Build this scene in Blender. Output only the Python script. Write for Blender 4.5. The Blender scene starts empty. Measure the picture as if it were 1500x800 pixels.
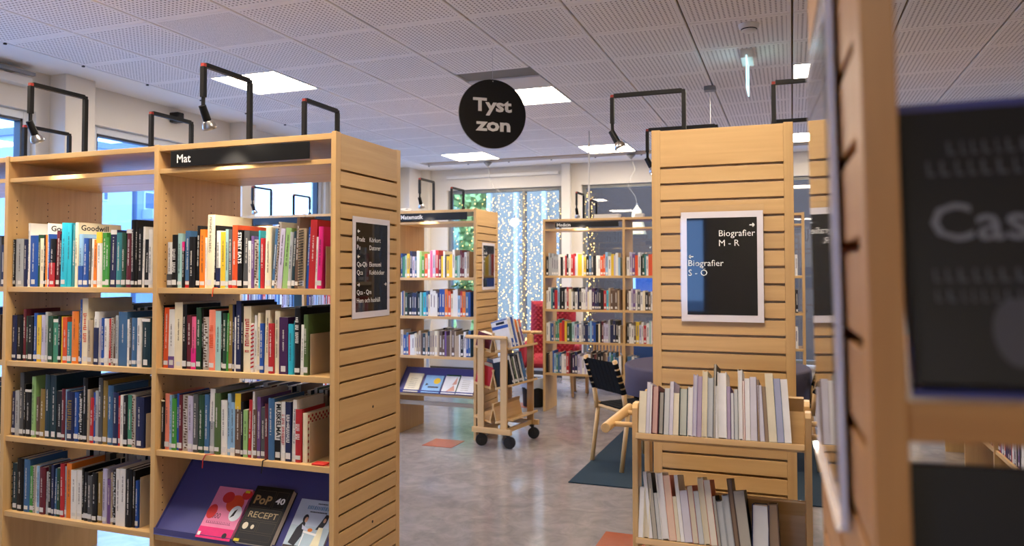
import bpy, bmesh, math, random
from mathutils import Matrix, Vector, Euler
C = bpy.context.scene.collection
R = math.radians
random.seed(7)

# ------------------------------------------------------------------ camera, sky, exposure
def make_camera():
    F = 1115.0; yaw = math.atan(412/1120.0); pitch = math.atan(34/1115.0); roll = 0.0014
    cd = bpy.data.cameras.new('camera'); o = bpy.data.objects.new('camera', cd); C.objects.link(o)
    cd.sensor_width = 36.0; cd.lens = F/1500*36.0; cd.shift_y = -35/1500.0; cd.clip_start = 0.02; cd.clip_end = 300
    o.matrix_world = Matrix.Translation((0, 0, 1.445)) @ Matrix.Rotation(yaw, 4, 'Z') @ Matrix.Rotation(math.pi/2+pitch, 4, 'X') @ Matrix.Rotation(-roll, 4, 'Z')
    cd.dof.use_dof = True; cd.dof.focus_distance = 3.1; cd.dof.aperture_fstop = 4.2
    bpy.context.scene.camera = o
make_camera()
w = bpy.data.worlds.new('sky'); bpy.context.scene.world = w; w.use_nodes = True
bg = w.node_tree.nodes['Background']; bg.inputs[0].default_value = (0.25, 0.48, 1.0, 1); bg.inputs[1].default_value = 6.6
vs = bpy.context.scene.view_settings
vs.view_transform = 'Standard'; vs.look = 'None'; vs.gamma = 1; vs.use_curve_mapping = False; vs.exposure = 0.5
PANEL_POWER = 28.0      # radiance of the ceiling light panels
SPOT_WATT = 16.0

# ------------------------------------------------------------------ materials
def lin(c):
    return tuple(((x/255)/12.92 if x/255 <= .04045 else (((x/255)+.055)/1.055)**2.4) for x in c)
MATS = {}
def mat(name, rgb, rough=.6, metal=0, emit=0, spec=.5, coat=0, bump=0, bscale=60, var=0):
    if name in MATS: return MATS[name]
    m = bpy.data.materials.new(name); m.use_nodes = True; nt = m.node_tree; b = nt.nodes['Principled BSDF']
    c = lin(rgb)+(1,)
    b.inputs['Base Color'].default_value = c; b.inputs['Roughness'].default_value = rough; b.inputs['Metallic'].default_value = metal
    b.inputs['Specular IOR Level'].default_value = spec; b.inputs['Coat Weight'].default_value = coat; b.inputs['Coat Roughness'].default_value = .03
    if emit: b.inputs['Emission Color'].default_value = c; b.inputs['Emission Strength'].default_value = emit
    if bump or var:
        tc = nt.nodes.new('ShaderNodeTexCoord'); n = nt.nodes.new('ShaderNodeTexNoise'); n.inputs['Scale'].default_value = bscale; n.inputs['Detail'].default_value = 4
        nt.links.new(tc.outputs['Object'], n.inputs['Vector'])
        if bump:
            bp = nt.nodes.new('ShaderNodeBump'); bp.inputs['Strength'].default_value = bump; bp.inputs['Distance'].default_value = .002
            nt.links.new(n.outputs['Fac'], bp.inputs['Height']); nt.links.new(bp.outputs[0], b.inputs['Normal'])
        if var:
            r = nt.nodes.new('ShaderNodeMapRange'); r.inputs[3].default_value = 1-var; r.inputs[4].default_value = 1+var*.5
            v = nt.nodes.new('ShaderNodeVectorMath'); v.operation = 'SCALE'; v.inputs[0].default_value = c[:3]
            nt.links.new(n.outputs['Fac'], r.inputs[0]); nt.links.new(r.outputs[0], v.inputs['Scale']); nt.links.new(v.outputs[0], b.inputs['Base Color'])
    MATS[name] = m; return m
def wood(name, axis, a=(213, 177, 122), b_=(194, 154, 101), rough=.38):
    if name in MATS: return MATS[name]
    m = bpy.data.materials.new(name); m.use_nodes = True; nt = m.node_tree; b = nt.nodes['Principled BSDF']
    tc = nt.nodes.new('ShaderNodeTexCoord'); mp = nt.nodes.new('ShaderNodeMapping')
    s = [22, 22, 22]; s[axis] = 1.1; mp.inputs['Scale'].default_value = s
    oi = nt.nodes.new('ShaderNodeObjectInfo'); add = nt.nodes.new('ShaderNodeVectorMath'); add.operation = 'ADD'
    sc = nt.nodes.new('ShaderNodeMath'); sc.operation = 'MULTIPLY'; sc.inputs[1].default_value = 37
    nt.links.new(oi.outputs['Random'], sc.inputs[0]); nt.links.new(tc.outputs['Object'], mp.inputs[0])
    nt.links.new(mp.outputs[0], add.inputs[0]); nt.links.new(sc.outputs[0], add.inputs[1])
    n = nt.nodes.new('ShaderNodeTexNoise'); n.inputs['Scale'].default_value = 1.6; n.inputs['Detail'].default_value = 6; n.inputs['Distortion'].default_value = .6
    nt.links.new(add.outputs[0], n.inputs['Vector'])
    cr = nt.nodes.new('ShaderNodeValToRGB'); cr.color_ramp.elements[0].position = .2; cr.color_ramp.elements[1].position = .75
    cr.color_ramp.elements[0].color = lin(b_)+(1,); cr.color_ramp.elements[1].color = lin(a)+(1,)
    nt.links.new(n.outputs['Fac'], cr.inputs[0])
    hs = nt.nodes.new('ShaderNodeHueSaturation'); mr = nt.nodes.new('ShaderNodeMapRange'); mr.inputs[3].default_value = .92; mr.inputs[4].default_value = 1.06
    nt.links.new(oi.outputs['Random'], mr.inputs[0]); nt.links.new(mr.outputs[0], hs.inputs['Value']); nt.links.new(cr.outputs[0], hs.inputs['Color'])
    nt.links.new(hs.outputs[0], b.inputs['Base Color']); b.inputs['Roughness'].default_value = rough
    MATS[name] = m; return m
WX = wood('birch grain x', 0); WY = wood('birch grain y', 1); WZ = wood('birch grain z', 2)
ORNG = ((204, 148, 86), (178, 120, 64))
DX = wood('orange birch x', 0, *ORNG); DY = wood('orange birch y', 1, *ORNG); DZ = wood('orange birch z', 2, *ORNG)  # deeper orange birch, used on the nearest bookcase only
BLK = mat('black powder coat', (13, 13, 15), .5, spec=.3); STEEL = mat('brushed steel', (190, 190, 192), .3, 1)
WHT = mat('white paint', (226, 224, 218), .5); RED = mat('red cap', (150, 44, 36), .6)
RUB = mat('black rubber', (18, 18, 19), .6); PAPER = mat('book pages', (222, 214, 198), .9, bump=.3, bscale=300)
STICK = mat('white spine sticker', (206, 206, 206), .6); PURP = mat('violet display metal', (70, 72, 134), .42)
SIGNK = mat('black sign board', (12, 12, 14), .4, spec=.35); LET = mat('white lettering', (240, 240, 240), .6)
POST = mat('black poster print', (12, 10, 10), .6, coat=1.0, spec=.1); PBORD = mat('white poster border', (226, 222, 232), .5, coat=1.0)
def objcol(name, rough=.5, coat=.15):
    m = bpy.data.materials.new(name); m.use_nodes = True; nt = m.node_tree; b = nt.nodes['Principled BSDF']
    oi = nt.nodes.new('ShaderNodeObjectInfo'); tc = nt.nodes.new('ShaderNodeTexCoord'); n = nt.nodes.new('ShaderNodeTexNoise')
    n.inputs['Scale'].default_value = 18; mr = nt.nodes.new('ShaderNodeMapRange'); mr.inputs[3].default_value = .86; mr.inputs[4].default_value = 1.08
    v = nt.nodes.new('ShaderNodeVectorMath'); v.operation = 'SCALE'
    nt.links.new(tc.outputs['Object'], n.inputs['Vector']); nt.links.new(n.outputs['Fac'], mr.inputs[0]); nt.links.new(mr.outputs[0], v.inputs['Scale'])
    nt.links.new(oi.outputs['Color'], v.inputs[0]); nt.links.new(v.outputs[0], b.inputs['Base Color'])
    b.inputs['Roughness'].default_value = rough; b.inputs['Specular IOR Level'].default_value = .35
    return m
COVER = objcol('printed book cover', .5, 0)
PAGES = objcol('book pages by colour', .9, 0)
def attrcol():
    m = bpy.data.materials.new('far book covers'); m.use_nodes = True; nt = m.node_tree; b = nt.nodes['Principled BSDF']
    a = nt.nodes.new('ShaderNodeAttribute'); a.attribute_name = 'cover'; nt.links.new(a.outputs['Color'], b.inputs['Base Color']); b.inputs['Roughness'].default_value = .5
    return m
FARBOOK = attrcol()
def schlick(nt, f0):        # thin-sheet reflectance, the same from both sides
    def mth(op, *a):
        n = nt.nodes.new('ShaderNodeMath'); n.operation = op
        for i, q in enumerate(a):
            if isinstance(q, (int, float)): n.inputs[i].default_value = q
            else: nt.links.new(q, n.inputs[i])
        return n.outputs[0]
    g = nt.nodes.new('ShaderNodeNewGeometry'); d = nt.nodes.new('ShaderNodeVectorMath'); d.operation = 'DOT_PRODUCT'
    nt.links.new(g.outputs['Normal'], d.inputs[0]); nt.links.new(g.outputs['Incoming'], d.inputs[1])
    p = mth('POWER', mth('SUBTRACT', 1.0, mth('ABSOLUTE', d.outputs['Value'])), 5.0)
    return mth('ADD', mth('MULTIPLY', p, 1-f0), f0)
def glassmat():
    m = bpy.data.materials.new('window glass'); m.use_nodes = True; nt = m.node_tree; nt.nodes.remove(nt.nodes['Principled BSDF'])
    out = nt.nodes['Material Output']; t = nt.nodes.new('ShaderNodeBsdfTransparent'); g = nt.nodes.new('ShaderNodeBsdfGlossy'); g.inputs['Roughness'].default_value = .01
    f = schlick(nt, .055); mx = nt.nodes.new('ShaderNodeMixShader'); t.inputs[0].default_value = (.93, .96, .97, 1)
    nt.links.new(f, mx.inputs[0]); nt.links.new(t.outputs[0], mx.inputs[1]); nt.links.new(g.outputs[0], mx.inputs[2]); nt.links.new(mx.outputs[0], out.inputs[0])
    return m
GLASS = glassmat()
def emis(name, rgb, s, sample=True):
    m = bpy.data.materials.new(name); m.use_nodes = True; nt = m.node_tree; nt.nodes.remove(nt.nodes['Principled BSDF'])
    e = nt.nodes.new('ShaderNodeEmission'); e.inputs[0].default_value = lin(rgb)+(1,); e.inputs[1].default_value = s
    nt.links.new(e.outputs[0], nt.nodes['Material Output'].inputs[0])
    if not sample: m.cycles.emission_sampling = 'NONE'
    return m

# ------------------------------------------------------------------ mesh helpers
class MB:
    def __init__(s): s.v = []; s.f = []; s.m = []; s.col = None
    def add(s, vs, fs, mi=0, M=None):
        o = len(s.v)
        s.v += [tuple(M @ Vector(v)) if M else tuple(v) for v in vs]
        s.f += [tuple(o+i for i in f) for f in fs]; s.m += [mi]*len(fs)
    def box(s, x0, y0, z0, x1, y1, z1, mi=0, M=None):
        s.add([(x0,y0,z0),(x1,y0,z0),(x1,y1,z0),(x0,y1,z0),(x0,y0,z1),(x1,y0,z1),(x1,y1,z1),(x0,y1,z1)],
              [(0,3,2,1),(4,5,6,7),(0,1,5,4),(1,2,6,5),(2,3,7,6),(3,0,4,7)], mi, M); return s
    def cyl(s, p, q, r, r2=None, n=12, mi=0, M=None):
        p = Vector(p); q = Vector(q); d = (q-p); r2 = r if r2 is None else r2
        a = d.normalized().orthogonal().normalized(); b = d.normalized().cross(a)
        vs = []
        for c, rr in ((p, r), (q, r2)):
            for i in range(n):
                t = 2*math.pi*i/n; vs.append(tuple(c + a*math.cos(t)*rr + b*math.sin(t)*rr))
        fs = [(i, (i+1) % n, n+(i+1) % n, n+i) for i in range(n)]+[tuple(range(n))[::-1], tuple(range(n, 2*n))]
        s.add(vs, fs, mi, M); return s
    def lathe(s, prof, n=20, mi=0, M=None, c=(0,0,0)):
        vs = []; fs = []
        for r, z in prof:
            for i in range(n):
                t = 2*math.pi*i/n; vs.append((c[0]+r*math.cos(t), c[1]+r*math.sin(t), c[2]+z))
        for k in range(len(prof)-1):
            for i in range(n): fs.append((k*n+i, k*n+(i+1) % n, (k+1)*n+(i+1) % n, (k+1)*n+i))
        s.add(vs, fs, mi, M); return s
    def prism(s, pts, y0, y1, mi=0, M=None):      # pts in (x,z), extruded along y
        n = len(pts); vs = [(x, y0, z) for x, z in pts]+[(x, y1, z) for x, z in pts]
        fs = [tuple(range(n)), tuple(range(n, 2*n))[::-1]]+[(i, n+i, n+(i+1) % n, (i+1) % n) for i in range(n)]
        s.add(vs, fs, mi, M); return s
    def tube(s, pts, r, n=8, mi=0, M=None):
        for a, b in zip(pts, pts[1:]): s.cyl(a, b, r, n=n, mi=mi, M=M)
        return s
    def quad(s, a, b, c, d, mi=0, M=None): s.add([a, b, c, d], [(0,1,2,3)], mi, M); return s
    def mesh(s, name, mats, smooth=False):
        me = bpy.data.meshes.new(name); me.from_pydata(s.v, [], s.f)
        for m in (mats if isinstance(mats, (list, tuple)) else [mats]): me.materials.append(m)
        me.polygons.foreach_set('material_index', s.m)
        if smooth: me.polygons.foreach_set('use_smooth', [True]*len(s.f))
        me.update(); return me
    def build(s, name, mats, parent=None, loc=None, M=None, bevel=0, smooth=False, **k):
        return obj(name, s.mesh(name, mats, smooth), parent, loc, M, bevel, **k)
def obj(name, me, parent=None, loc=None, M=None, bevel=0, label=None, cat=None, group=None, kind=None, color=None):
    o = bpy.data.objects.new(name, me); C.objects.link(o)
    if parent: o.parent = parent
    if M is not None: o.matrix_local = M
    elif loc: o.location = loc
    if bevel:
        b = o.modifiers.new('bevel', 'BEVEL'); b.width = bevel; b.segments = 2; b.limit_method = 'ANGLE'
    if label: o['label'] = label
    if cat: o['category'] = cat
    if group: o['group'] = group
    if kind: o['kind'] = kind
    if color: o.color = tuple(color[:3])+(1,)
    return o
def thing(name, label, cat, loc=(0,0,0), rz=0, group=None, M=None, rot=None):
    o = obj(name, None, loc=loc, label=label, cat=cat, group=group)
    o.empty_display_size = .05
    if M is not None: o.matrix_local = M
    elif rot: o.rotation_euler = rot
    else: o.rotation_euler = (0, 0, rz)
    return o
def B(*a): return MB().box(*a)

# lettering: all text is turned into meshes first, while the scene is nearly empty
TXT = {}
def make_texts(items):
    for key, body, off in items:
        cu = bpy.data.curves.new('lettering', 'FONT'); cu.body = body; cu.size = 1; cu.offset = off; cu.resolution_u = 2; cu.extrude = .004
        cu.space_line = 1.0; o = bpy.data.objects.new('t', cu); C.objects.link(o)
        bpy.context.view_layer.update()
        me = bpy.data.meshes.new_from_object(o.evaluated_get(bpy.context.evaluated_depsgraph_get()))
        bpy.data.objects.remove(o); bpy.data.curves.remove(cu)
        xs = [v.co.x for v in me.vertices]; me.transform(Matrix.Translation((-min(xs), 0, 0)))
        TXT[key] = (me, max(xs)-min(xs))
make_texts([('Mat','Mat',.012),('Matematik','Matematik',.012),('Medicin','Medicin',.012),('Tyst','Tyst',.035),('zon','zon',.035),
  ('Biografier','Biografier',.001),('M - R','M - R',.001),('S - Ö','S - Ö',.001),('Pradz','Pradz',.001),('Pu','Pu',.001),('Körkort','Körkort',.001),
  ('Datorer','Datorer',.001),('Qa-Qb','Qa-Qb',.001),('Qca','Qca',.001),('Ekonomi','Ekonomi',.001),('Kokböcker','Kokböcker',.001),('Qca - Qm','Qca - Qm',.001),
  ('Hem och hushåll','Hem och hushåll',.001),('Goodwill','Goodwill',.02),('MUSKELMAT','MUSKELMAT',.03),('MONICA AHLBERG','MONICA AHLBERG',0),
  ('STREET EATS','STREET EATS',.02),('POP','PoP',.03),('40','40',.03),('RECEPT','RECEPT',.01),('1000','1000',0),('Cas','Cas',.01),('1','1',0)])
TM = {}
def text(key, size, m, parent, M, name='lettering', sx=1, fit=None):
    me, wd = TXT[key]
    if (key, m.name) not in TM:
        me2 = me.copy(); me2.materials.clear(); me2.materials.append(m); TM[(key, m.name)] = me2
    if fit: sx = fit/(wd*size)
    return obj(name, TM[(key, m.name)], parent, M=M @ Matrix.Diagonal((size*sx, size, size*.12, 1)))
FRONT = Matrix.Rotation(math.pi/2, 4, 'X')               # text in local xz-plane facing -y

# ------------------------------------------------------------------ room shell
XW, YW, ZC, XR, YB = -5.25, 10.08, 2.94, 6.2, -3.6
def floor_mat():
    m = bpy.data.materials.new('polished grey linoleum'); m.use_nodes = True; nt = m.node_tree; b = nt.nodes['Principled BSDF']
    tc = nt.nodes.new('ShaderNodeTexCoord'); n = nt.nodes.new('ShaderNodeTexNoise'); n.inputs['Scale'].default_value = 7; n.inputs['Detail'].default_value = 8; n.inputs['Roughness'].default_value = .65; n.inputs['Distortion'].default_value = .8
    n2 = nt.nodes.new('ShaderNodeTexNoise'); n2.inputs['Scale'].default_value = 1.1
    cr = nt.nodes.new('ShaderNodeValToRGB'); cr.color_ramp.elements[0].position = .34; cr.color_ramp.elements[1].position = .66
    cr.color_ramp.elements[0].color = lin((134, 128, 126))+(1,); cr.color_ramp.elements[1].color = lin((162, 154, 151))+(1,)
    nt.links.new(tc.outputs['Object'], n.inputs['Vector']); nt.links.new(tc.outputs['Object'], n2.inputs['Vector']); nt.links.new(n.outputs['Fac'], cr.inputs[0]); nt.links.new(cr.outputs[0], b.inputs['Base Color'])
    mr = nt.nodes.new('ShaderNodeMapRange'); mr.inputs[3].default_value = .08; mr.inputs[4].default_value = .2; nt.links.new(n2.outputs['Fac'], mr.inputs[0]); nt.links.new(mr.outputs[0], b.inputs['Roughness'])
    b.inputs['Specular IOR Level'].default_value = .6
    return m
fl = B(XW-.2, YB-.1, -.08, XR+.1, YW+.2, 0).build('floor', floor_mat(), kind='structure')
TILE = mat('orange floor tile', (178, 88, 52), .22, var=.15, bscale=25)
tm = B(0, 0, 0, .27, .27, .003).mesh('floor_tile', TILE)
for x, y in ((-2.92,5.75),(-.99,3.93),(.93,7.72),(-2.87,7.72),(-.99,5.82),(.93,3.93),(-.97,7.72),(-2.92,3.93),(.93,5.82)):
    obj('floor_tile', tm, fl, (x, y, 0.0))
WALL = mat('warm white wall', (222, 217, 208), .8, var=.03, bscale=3)
FRAME = mat('white window frame', (205, 212, 222), .4)
DGASK = mat('dark window gasket', (46, 50, 60), .5)
def wall_with_holes(name, axis, pos, thick, a0, a1, holes, sill, head):
    mb = MB()
    def bx(u0, z0, u1, z1):
        if axis == 'x': mb.box(pos-thick, u0, z0, pos, u1, z1)
        else: mb.box(u0, pos, z0, u1, pos+thick, z1)
    bx(a0, 0, a1, sill); bx(a0, head, a1, ZC+.06)
    u = a0
    for h0, h1 in holes+[(a1, a1)]:
        if h0 > u: bx(u, sill, h0, head)
        u = h1
    return mb.build(name, WALL, kind='structure')
LW = [(1.95,4.05),(4.56,6.05),(6.42,7.78),(8.2,9.45)]
FW = [(-4.72,-2.98),(-2.69,-.95),(-.66,1.08),(1.37,3.11),(3.4,5.1)]
wall_with_holes('wall_left', 'x', XW, .2, YB, YW, LW, .5, 2.64)
wall_with_holes('wall_back', 'y', YW, .2, XW-.2, XR, FW, .3, 2.64)
B(XR, YB, 0, XR+.1, YW+.2, ZC+.06).build('wall_right', WALL, kind='structure')
wall_with_holes('wall_front', 'y', YB-.2, .2, XW-.2, XR+.1, [(-2.4, -.97)], .9, 2.15)
w_ = obj('window_20', None, loc=(-2.4, YB-.1, .9), kind='structure')
MB().box(0,-.04,0,.06,.04,1.25).box(1.37,-.04,0,1.43,.04,1.25).box(.06,-.04,0,1.37,.04,.06).box(.06,-.04,1.19,1.37,.04,1.25).build('window_frame', FRAME, w_, bevel=.003); B(.06,-.003,.06,1.37,.003,1.19).build('pane', GLASS, w_)
k = 0
for h0, h1 in LW:                                         # windows of the left wall
    k += 1; w_ = obj('window_%d' % k, None, loc=(XW, h0, .5), kind='structure'); L = h1-h0; H = 2.14
    fr = MB(); f = .06
    fr.box(-.13, 0, 0, -.05, f, H).box(-.13, L-f, 0, -.05, L, H).box(-.13, f, 0, -.05, L-f, f).box(-.13, f, H-f, -.05, L-f, H)
    fr.build('window_frame', FRAME, w_, bevel=.003)
    gk = MB(); g = .018
    gk.box(-.125, f, f, -.06, f+g, H-f).box(-.125, L-f-g, f, -.06, L-f, H-f).box(-.125, f, f, -.06, L-f, f+g).box(-.125, f, H-f-g, -.06, L-f, H-f)
    gk.build('window_gasket', DGASK, w_)
    B(-.1, f, f, -.094, L-f, H-f).build('pane', GLASS, w_)
    B(-.05, -.02, -.03, .14, L+.02, 0).build('window_sill', FRAME, w_, bevel=.004)
for h0, h1 in FW:
    k += 1; w_ = obj('window_%d' % k, None, loc=(h0, YW, .3), kind='structure'); L = h1-h0; H = 2.34; f = .05
    fr = MB(); fr.box(0, .05, 0, f, .13, H).box(L-f, .05, 0, L, .13, H).box(f, .05, 0, L-f, .13, f).box(f, .05, H-f, L-f, .13, H).box(L*.66, .05, f, L*.66+.045, .13, H-f)
    fr.build('window_frame', mat('grey aluminium frame', (120, 122, 120), .4), w_, bevel=.003)
    B(f, .088, f, L*.66, .094, H-f).build('pane', GLASS, w_); B(L*.66+.045, .088, f, L-f, .094, H-f).build('pane', GLASS, w_)
    B(-.02, -.1, -.03, L+.02, .05, 0).build('window_sill', FRAME, w_, bevel=.004)
k = 0
for y0, y1 in ((1.5,1.85),(4.16,4.42),(6.12,6.32),(7.86,8.1),(9.62,10.06)):       # pilasters
    k += 1; B(XW, y0, 0, XW+.16, y1, ZC).build('trim_%d' % k, WALL, kind='structure', bevel=.004)
for x0, x1 in ((XW+.16,-4.98),(-2.95,-2.83),(-.92,-.8),(1.11,1.23)):
    k += 1; B(x0, YW-.1, 0, x1, YW, ZC).build('trim_%d' % k, WALL, kind='structure', bevel=.004)
k += 1; B(XW, YB, 2.80, XW+.09, 3.95, 2.86).build('trim_%d' % k, WHT, kind='structure', bevel=.004)
k += 1; B(-4.7, YW-.07, 2.80, -3.0, YW, 2.84).build('trim_%d' % k, WHT, kind='structure', bevel=.004)
BB = mat('dark baseboard', (70, 66, 64), .5)
B(XW, YB, 0, XW+.015, YW, .08).build('baseboard_left', BB, kind='structure'); B(XW, YW-.015, 0, XR, YW, .08).build('baseboard_back', BB, kind='structure')

# ceiling: smooth plaster border, dark void and perforated panels hung below it
def perforated(name, pitch, rad, rgb=(240, 236, 232)):
    m = bpy.data.materials.new(name); m.use_nodes = True; nt = m.node_tree; b = nt.nodes['Principled BSDF']
    tc = nt.nodes.new('ShaderNodeTexCoord'); sp = nt.nodes.new('ShaderNodeSeparateXYZ'); nt.links.new(tc.outputs['Object'], sp.inputs[0])
    def mth(op, a, b2=None):
        n = nt.nodes.new('ShaderNodeMath'); n.operation = op
        for i, q in enumerate((a, b2)):
            if q is None: continue
            if isinstance(q, (int, float)): n.inputs[i].default_value = q
            else: nt.links.new(q, n.inputs[i])
        return n.outputs[0]
    ds = []; ed = []
    for ax, half in (('X', .3), ('Y', .2915)):
        t = mth('SUBTRACT', mth('FRACT', mth('ADD', mth('DIVIDE', sp.outputs[ax], pitch), 100.0)), .5)
        ds.append(mth('MULTIPLY', mth('MULTIPLY', t, pitch), mth('MULTIPLY', t, pitch)))
        ed.append(mth('LESS_THAN', mth('ABSOLUTE', sp.outputs[ax]), half-.03))
    hole = mth('MULTIPLY', mth('LESS_THAN', mth('ADD', ds[0], ds[1]), rad*rad), mth('MULTIPLY', ed[0], ed[1]))
    mx = nt.nodes.new('ShaderNodeMix'); mx.data_type = 'RGBA'; mx.inputs[6].default_value = lin(rgb)+(1,); mx.inputs[7].default_value = lin((112, 102, 100))+(1,)
    nt.links.new(hole, mx.inputs[0]); nt.links.new(mx.outputs[2], b.inputs['Base Color']); b.inputs['Roughness'].default_value = .85
    return m
PERF = perforated('perforated ceiling panel', .0285, .0064); FINE = perforated('finely perforated panel', .012, .003)
PLAIN = mat('plain ceiling plaster', (238, 236, 233), .85)
ce = B(XW-.2, YB-.1, 2.975, XR+.1, YW+.2, 3.05).build('ceiling', mat('ceiling void', (170, 146, 112), .9), kind='structure')
bd = MB(); bd.box(XW, YB, ZC, -4.785, YW, 2.975).box(-4.785, 9.6, ZC, XR, YW, 2.975)
bd.build('plaster_border', PLAIN, ce)
px_, py_ = .6, .583; gx = [-4.782+px_*i for i in range(19)]; gy = [3.47+py_*j for j in range(-12, 11)]
def beveled(w, d, h):
    mb = MB(); e = .004; a, b_ = w/2, d/2
    vs = [(-a+e,-b_+e,0),(a-e,-b_+e,0),(a-e,b_-e,0),(-a+e,b_-e,0),(-a,-b_,e),(a,-b_,e),(a,b_,e),(-a,b_,e),(-a,-b_,h),(a,-b_,h),(a,b_,h),(-a,b_,h)]
    fs = [(3,2,1,0),(0,1,5,4),(1,2,6,5),(2,3,7,6),(3,0,4,7),(4,5,9,8),(5,6,10,9),(6,7,11,10),(7,4,8,11),(8,9,10,11)]
    mb.add(vs, fs); return mb
pm = beveled(px_-.012, py_-.003, .02).mesh('ceiling_panel', PERF); pf = beveled(px_-.012, py_-.003, .02).mesh('fine_ceiling_panel', FINE)
lights = {(1, 2), (1, 9), (4, 4), (4, 9), (8, 4), (8, 9), (1,-3), (4,-3), (7,-3), (12,9), (8,-11)}  # negative rows are unseen panels, added to light the bookcase fronts
rest = MB(); half = MB()
for i, x in enumerate(gx[:18]):
    for jj, y in enumerate(gy[:-1]):
        j = jj-12
        if (i, j) in lights or y+py_ > 9.62: continue
        if (i, j) == (4, 3): continue
        cx, cy = x+px_/2, y+py_/2
        if -1 <= j <= 10 and i <= 14 and not (j < 1 and i > 11):
            obj('ceiling_panel', pf if (i, j) == (2, 0) else pm, ce, (cx, cy, ZC))
        else:
            b_ = beveled(px_-.012, py_-.003, .02); rest.add([(a+cx, b2+cy, c+ZC) for a, b2, c in b_.v], b_.f)
rest.build('ceiling_panels', PERF, ce, kind='stuff')
# half panel beside the open hatch (dark void shows through the opening)
x, y = gx[4], gy[12+3]
B(x+.005, y+.26, ZC, x+px_-.005, y+py_-.002, ZC+.02).build('half_ceiling_panel', mat('white hatch panel', (214, 210, 206), .7), ce)
B(x+.004, y+.004, ZC+.012, x+px_-.004, y+.258, ZC+.03).build('hatch_plate', mat('grey hatch plate', (120, 116, 108), .7), ce)
clip = MB().cyl((0,0,-.008),(0,0,.002),.011,n=8).mesh('ceiling_clip', BLK)
for x_ in gx[:10]: obj('ceiling_clip', clip, ce, (x_, 9.62, ZC))
for y_ in gy[10:22]: obj('ceiling_clip', clip, ce, (-4.79, y_, ZC))
LEDM = emis('led diffuser', (255, 236, 210), PANEL_POWER); TRIM = mat('light trim', (235, 235, 232), .4)
dm = B(-.288, -.279, .004, .288, .279, .008).mesh('diffuser', LEDM)
tmb = MB(); a, b_ = .2965, .2895
tmb.box(-a, -b_, -.004, a, -b_+.012, .02).box(-a, b_-.012, -.004, a, b_, .02).box(-a, -b_+.012, -.004, -a+.01, b_-.012, .02).box(a-.01, -b_+.012, -.004, a, b_-.012, .02).box(-a,-b_,.012,a,b_,.02)
tmm = tmb.mesh('light_frame', TRIM)
names = {(1,2):'square ceiling light panel above the Mat bookcase, nearest the left windows',(1,9):'square ceiling light panel by the far windows, above the Matematik bookcase',
 (4,4):'square ceiling light panel partly hidden behind the round Tyst zon sign',(4,9):'square ceiling light panel above the Medicin bookcase',
 (8,4):'square ceiling light panel seen through the gap right of the Biografier bookcase, upper one',(8,9):'square ceiling light panel in the gap right of the Biografier bookcase, lower one'}
for (i, j) in sorted(lights):
    t = thing('ceiling_light', names.get((i, j), 'unseen square ceiling light panel added to brighten the room, behind or beside the camera'), 'ceiling light', (gx[i]+px_/2, gy[j+12]+py_/2, ZC), 0, 'square light panels in the ceiling')
    obj('light_frame', tmm, t); obj('diffuser', dm, t)

# ------------------------------------------------------------------ bookcases (local: x along the case, y from the front face to the back, z up)
HB = 2.0; SLZ = 1.853; SLP = .065
HOLE = mat('shelf pin hole', (40, 26, 16), .9)
def slat_end(t, x, sgn, D, W, missing=(15,), th=.012):
    "slatted outer face on an end panel; x = plane of the outer face, sgn = outward direction"
    wx, wy, wz = W
    def bx(name, y0, z0, y1, z1, m, bv=.0012):
        xa, xb = sorted((x, x-sgn*(th if name != 'stile' else .0195))); return B(xa, y0, z0, xb, y1, z1).build(name, m, t, bevel=bv)
    bx('stile', 0, 0, .034, HB+.004, wz); bx('stile', D-.034, 0, D, HB+.004, wz)
    zs = [SLZ-SLP*k for k in range(28) if k not in missing]
    bx('top_slat', .034, SLZ+.0045, D-.034, HB, wy)
    for a, b_ in zip(zs, zs[1:]):
        if b_ > .05: bx('slat', .034, b_+.0045, D-.034, a-.0045, wy)
    last = [z for z in zs if z > .05][-1]
    bx('slat', .034, 0, D-.034, last-.0045, wy)
    mb = MB()
    for z in (SLZ-15.05*SLP, SLZ-22.5*SLP): mb.cyl((x-sgn*.002, D*.55, z), (x+sgn*.001, D*.55, z), .006, n=10)
    mb.build('bolt_caps', mat('dark bolt', (60, 50, 42), .4, .6), t)
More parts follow.
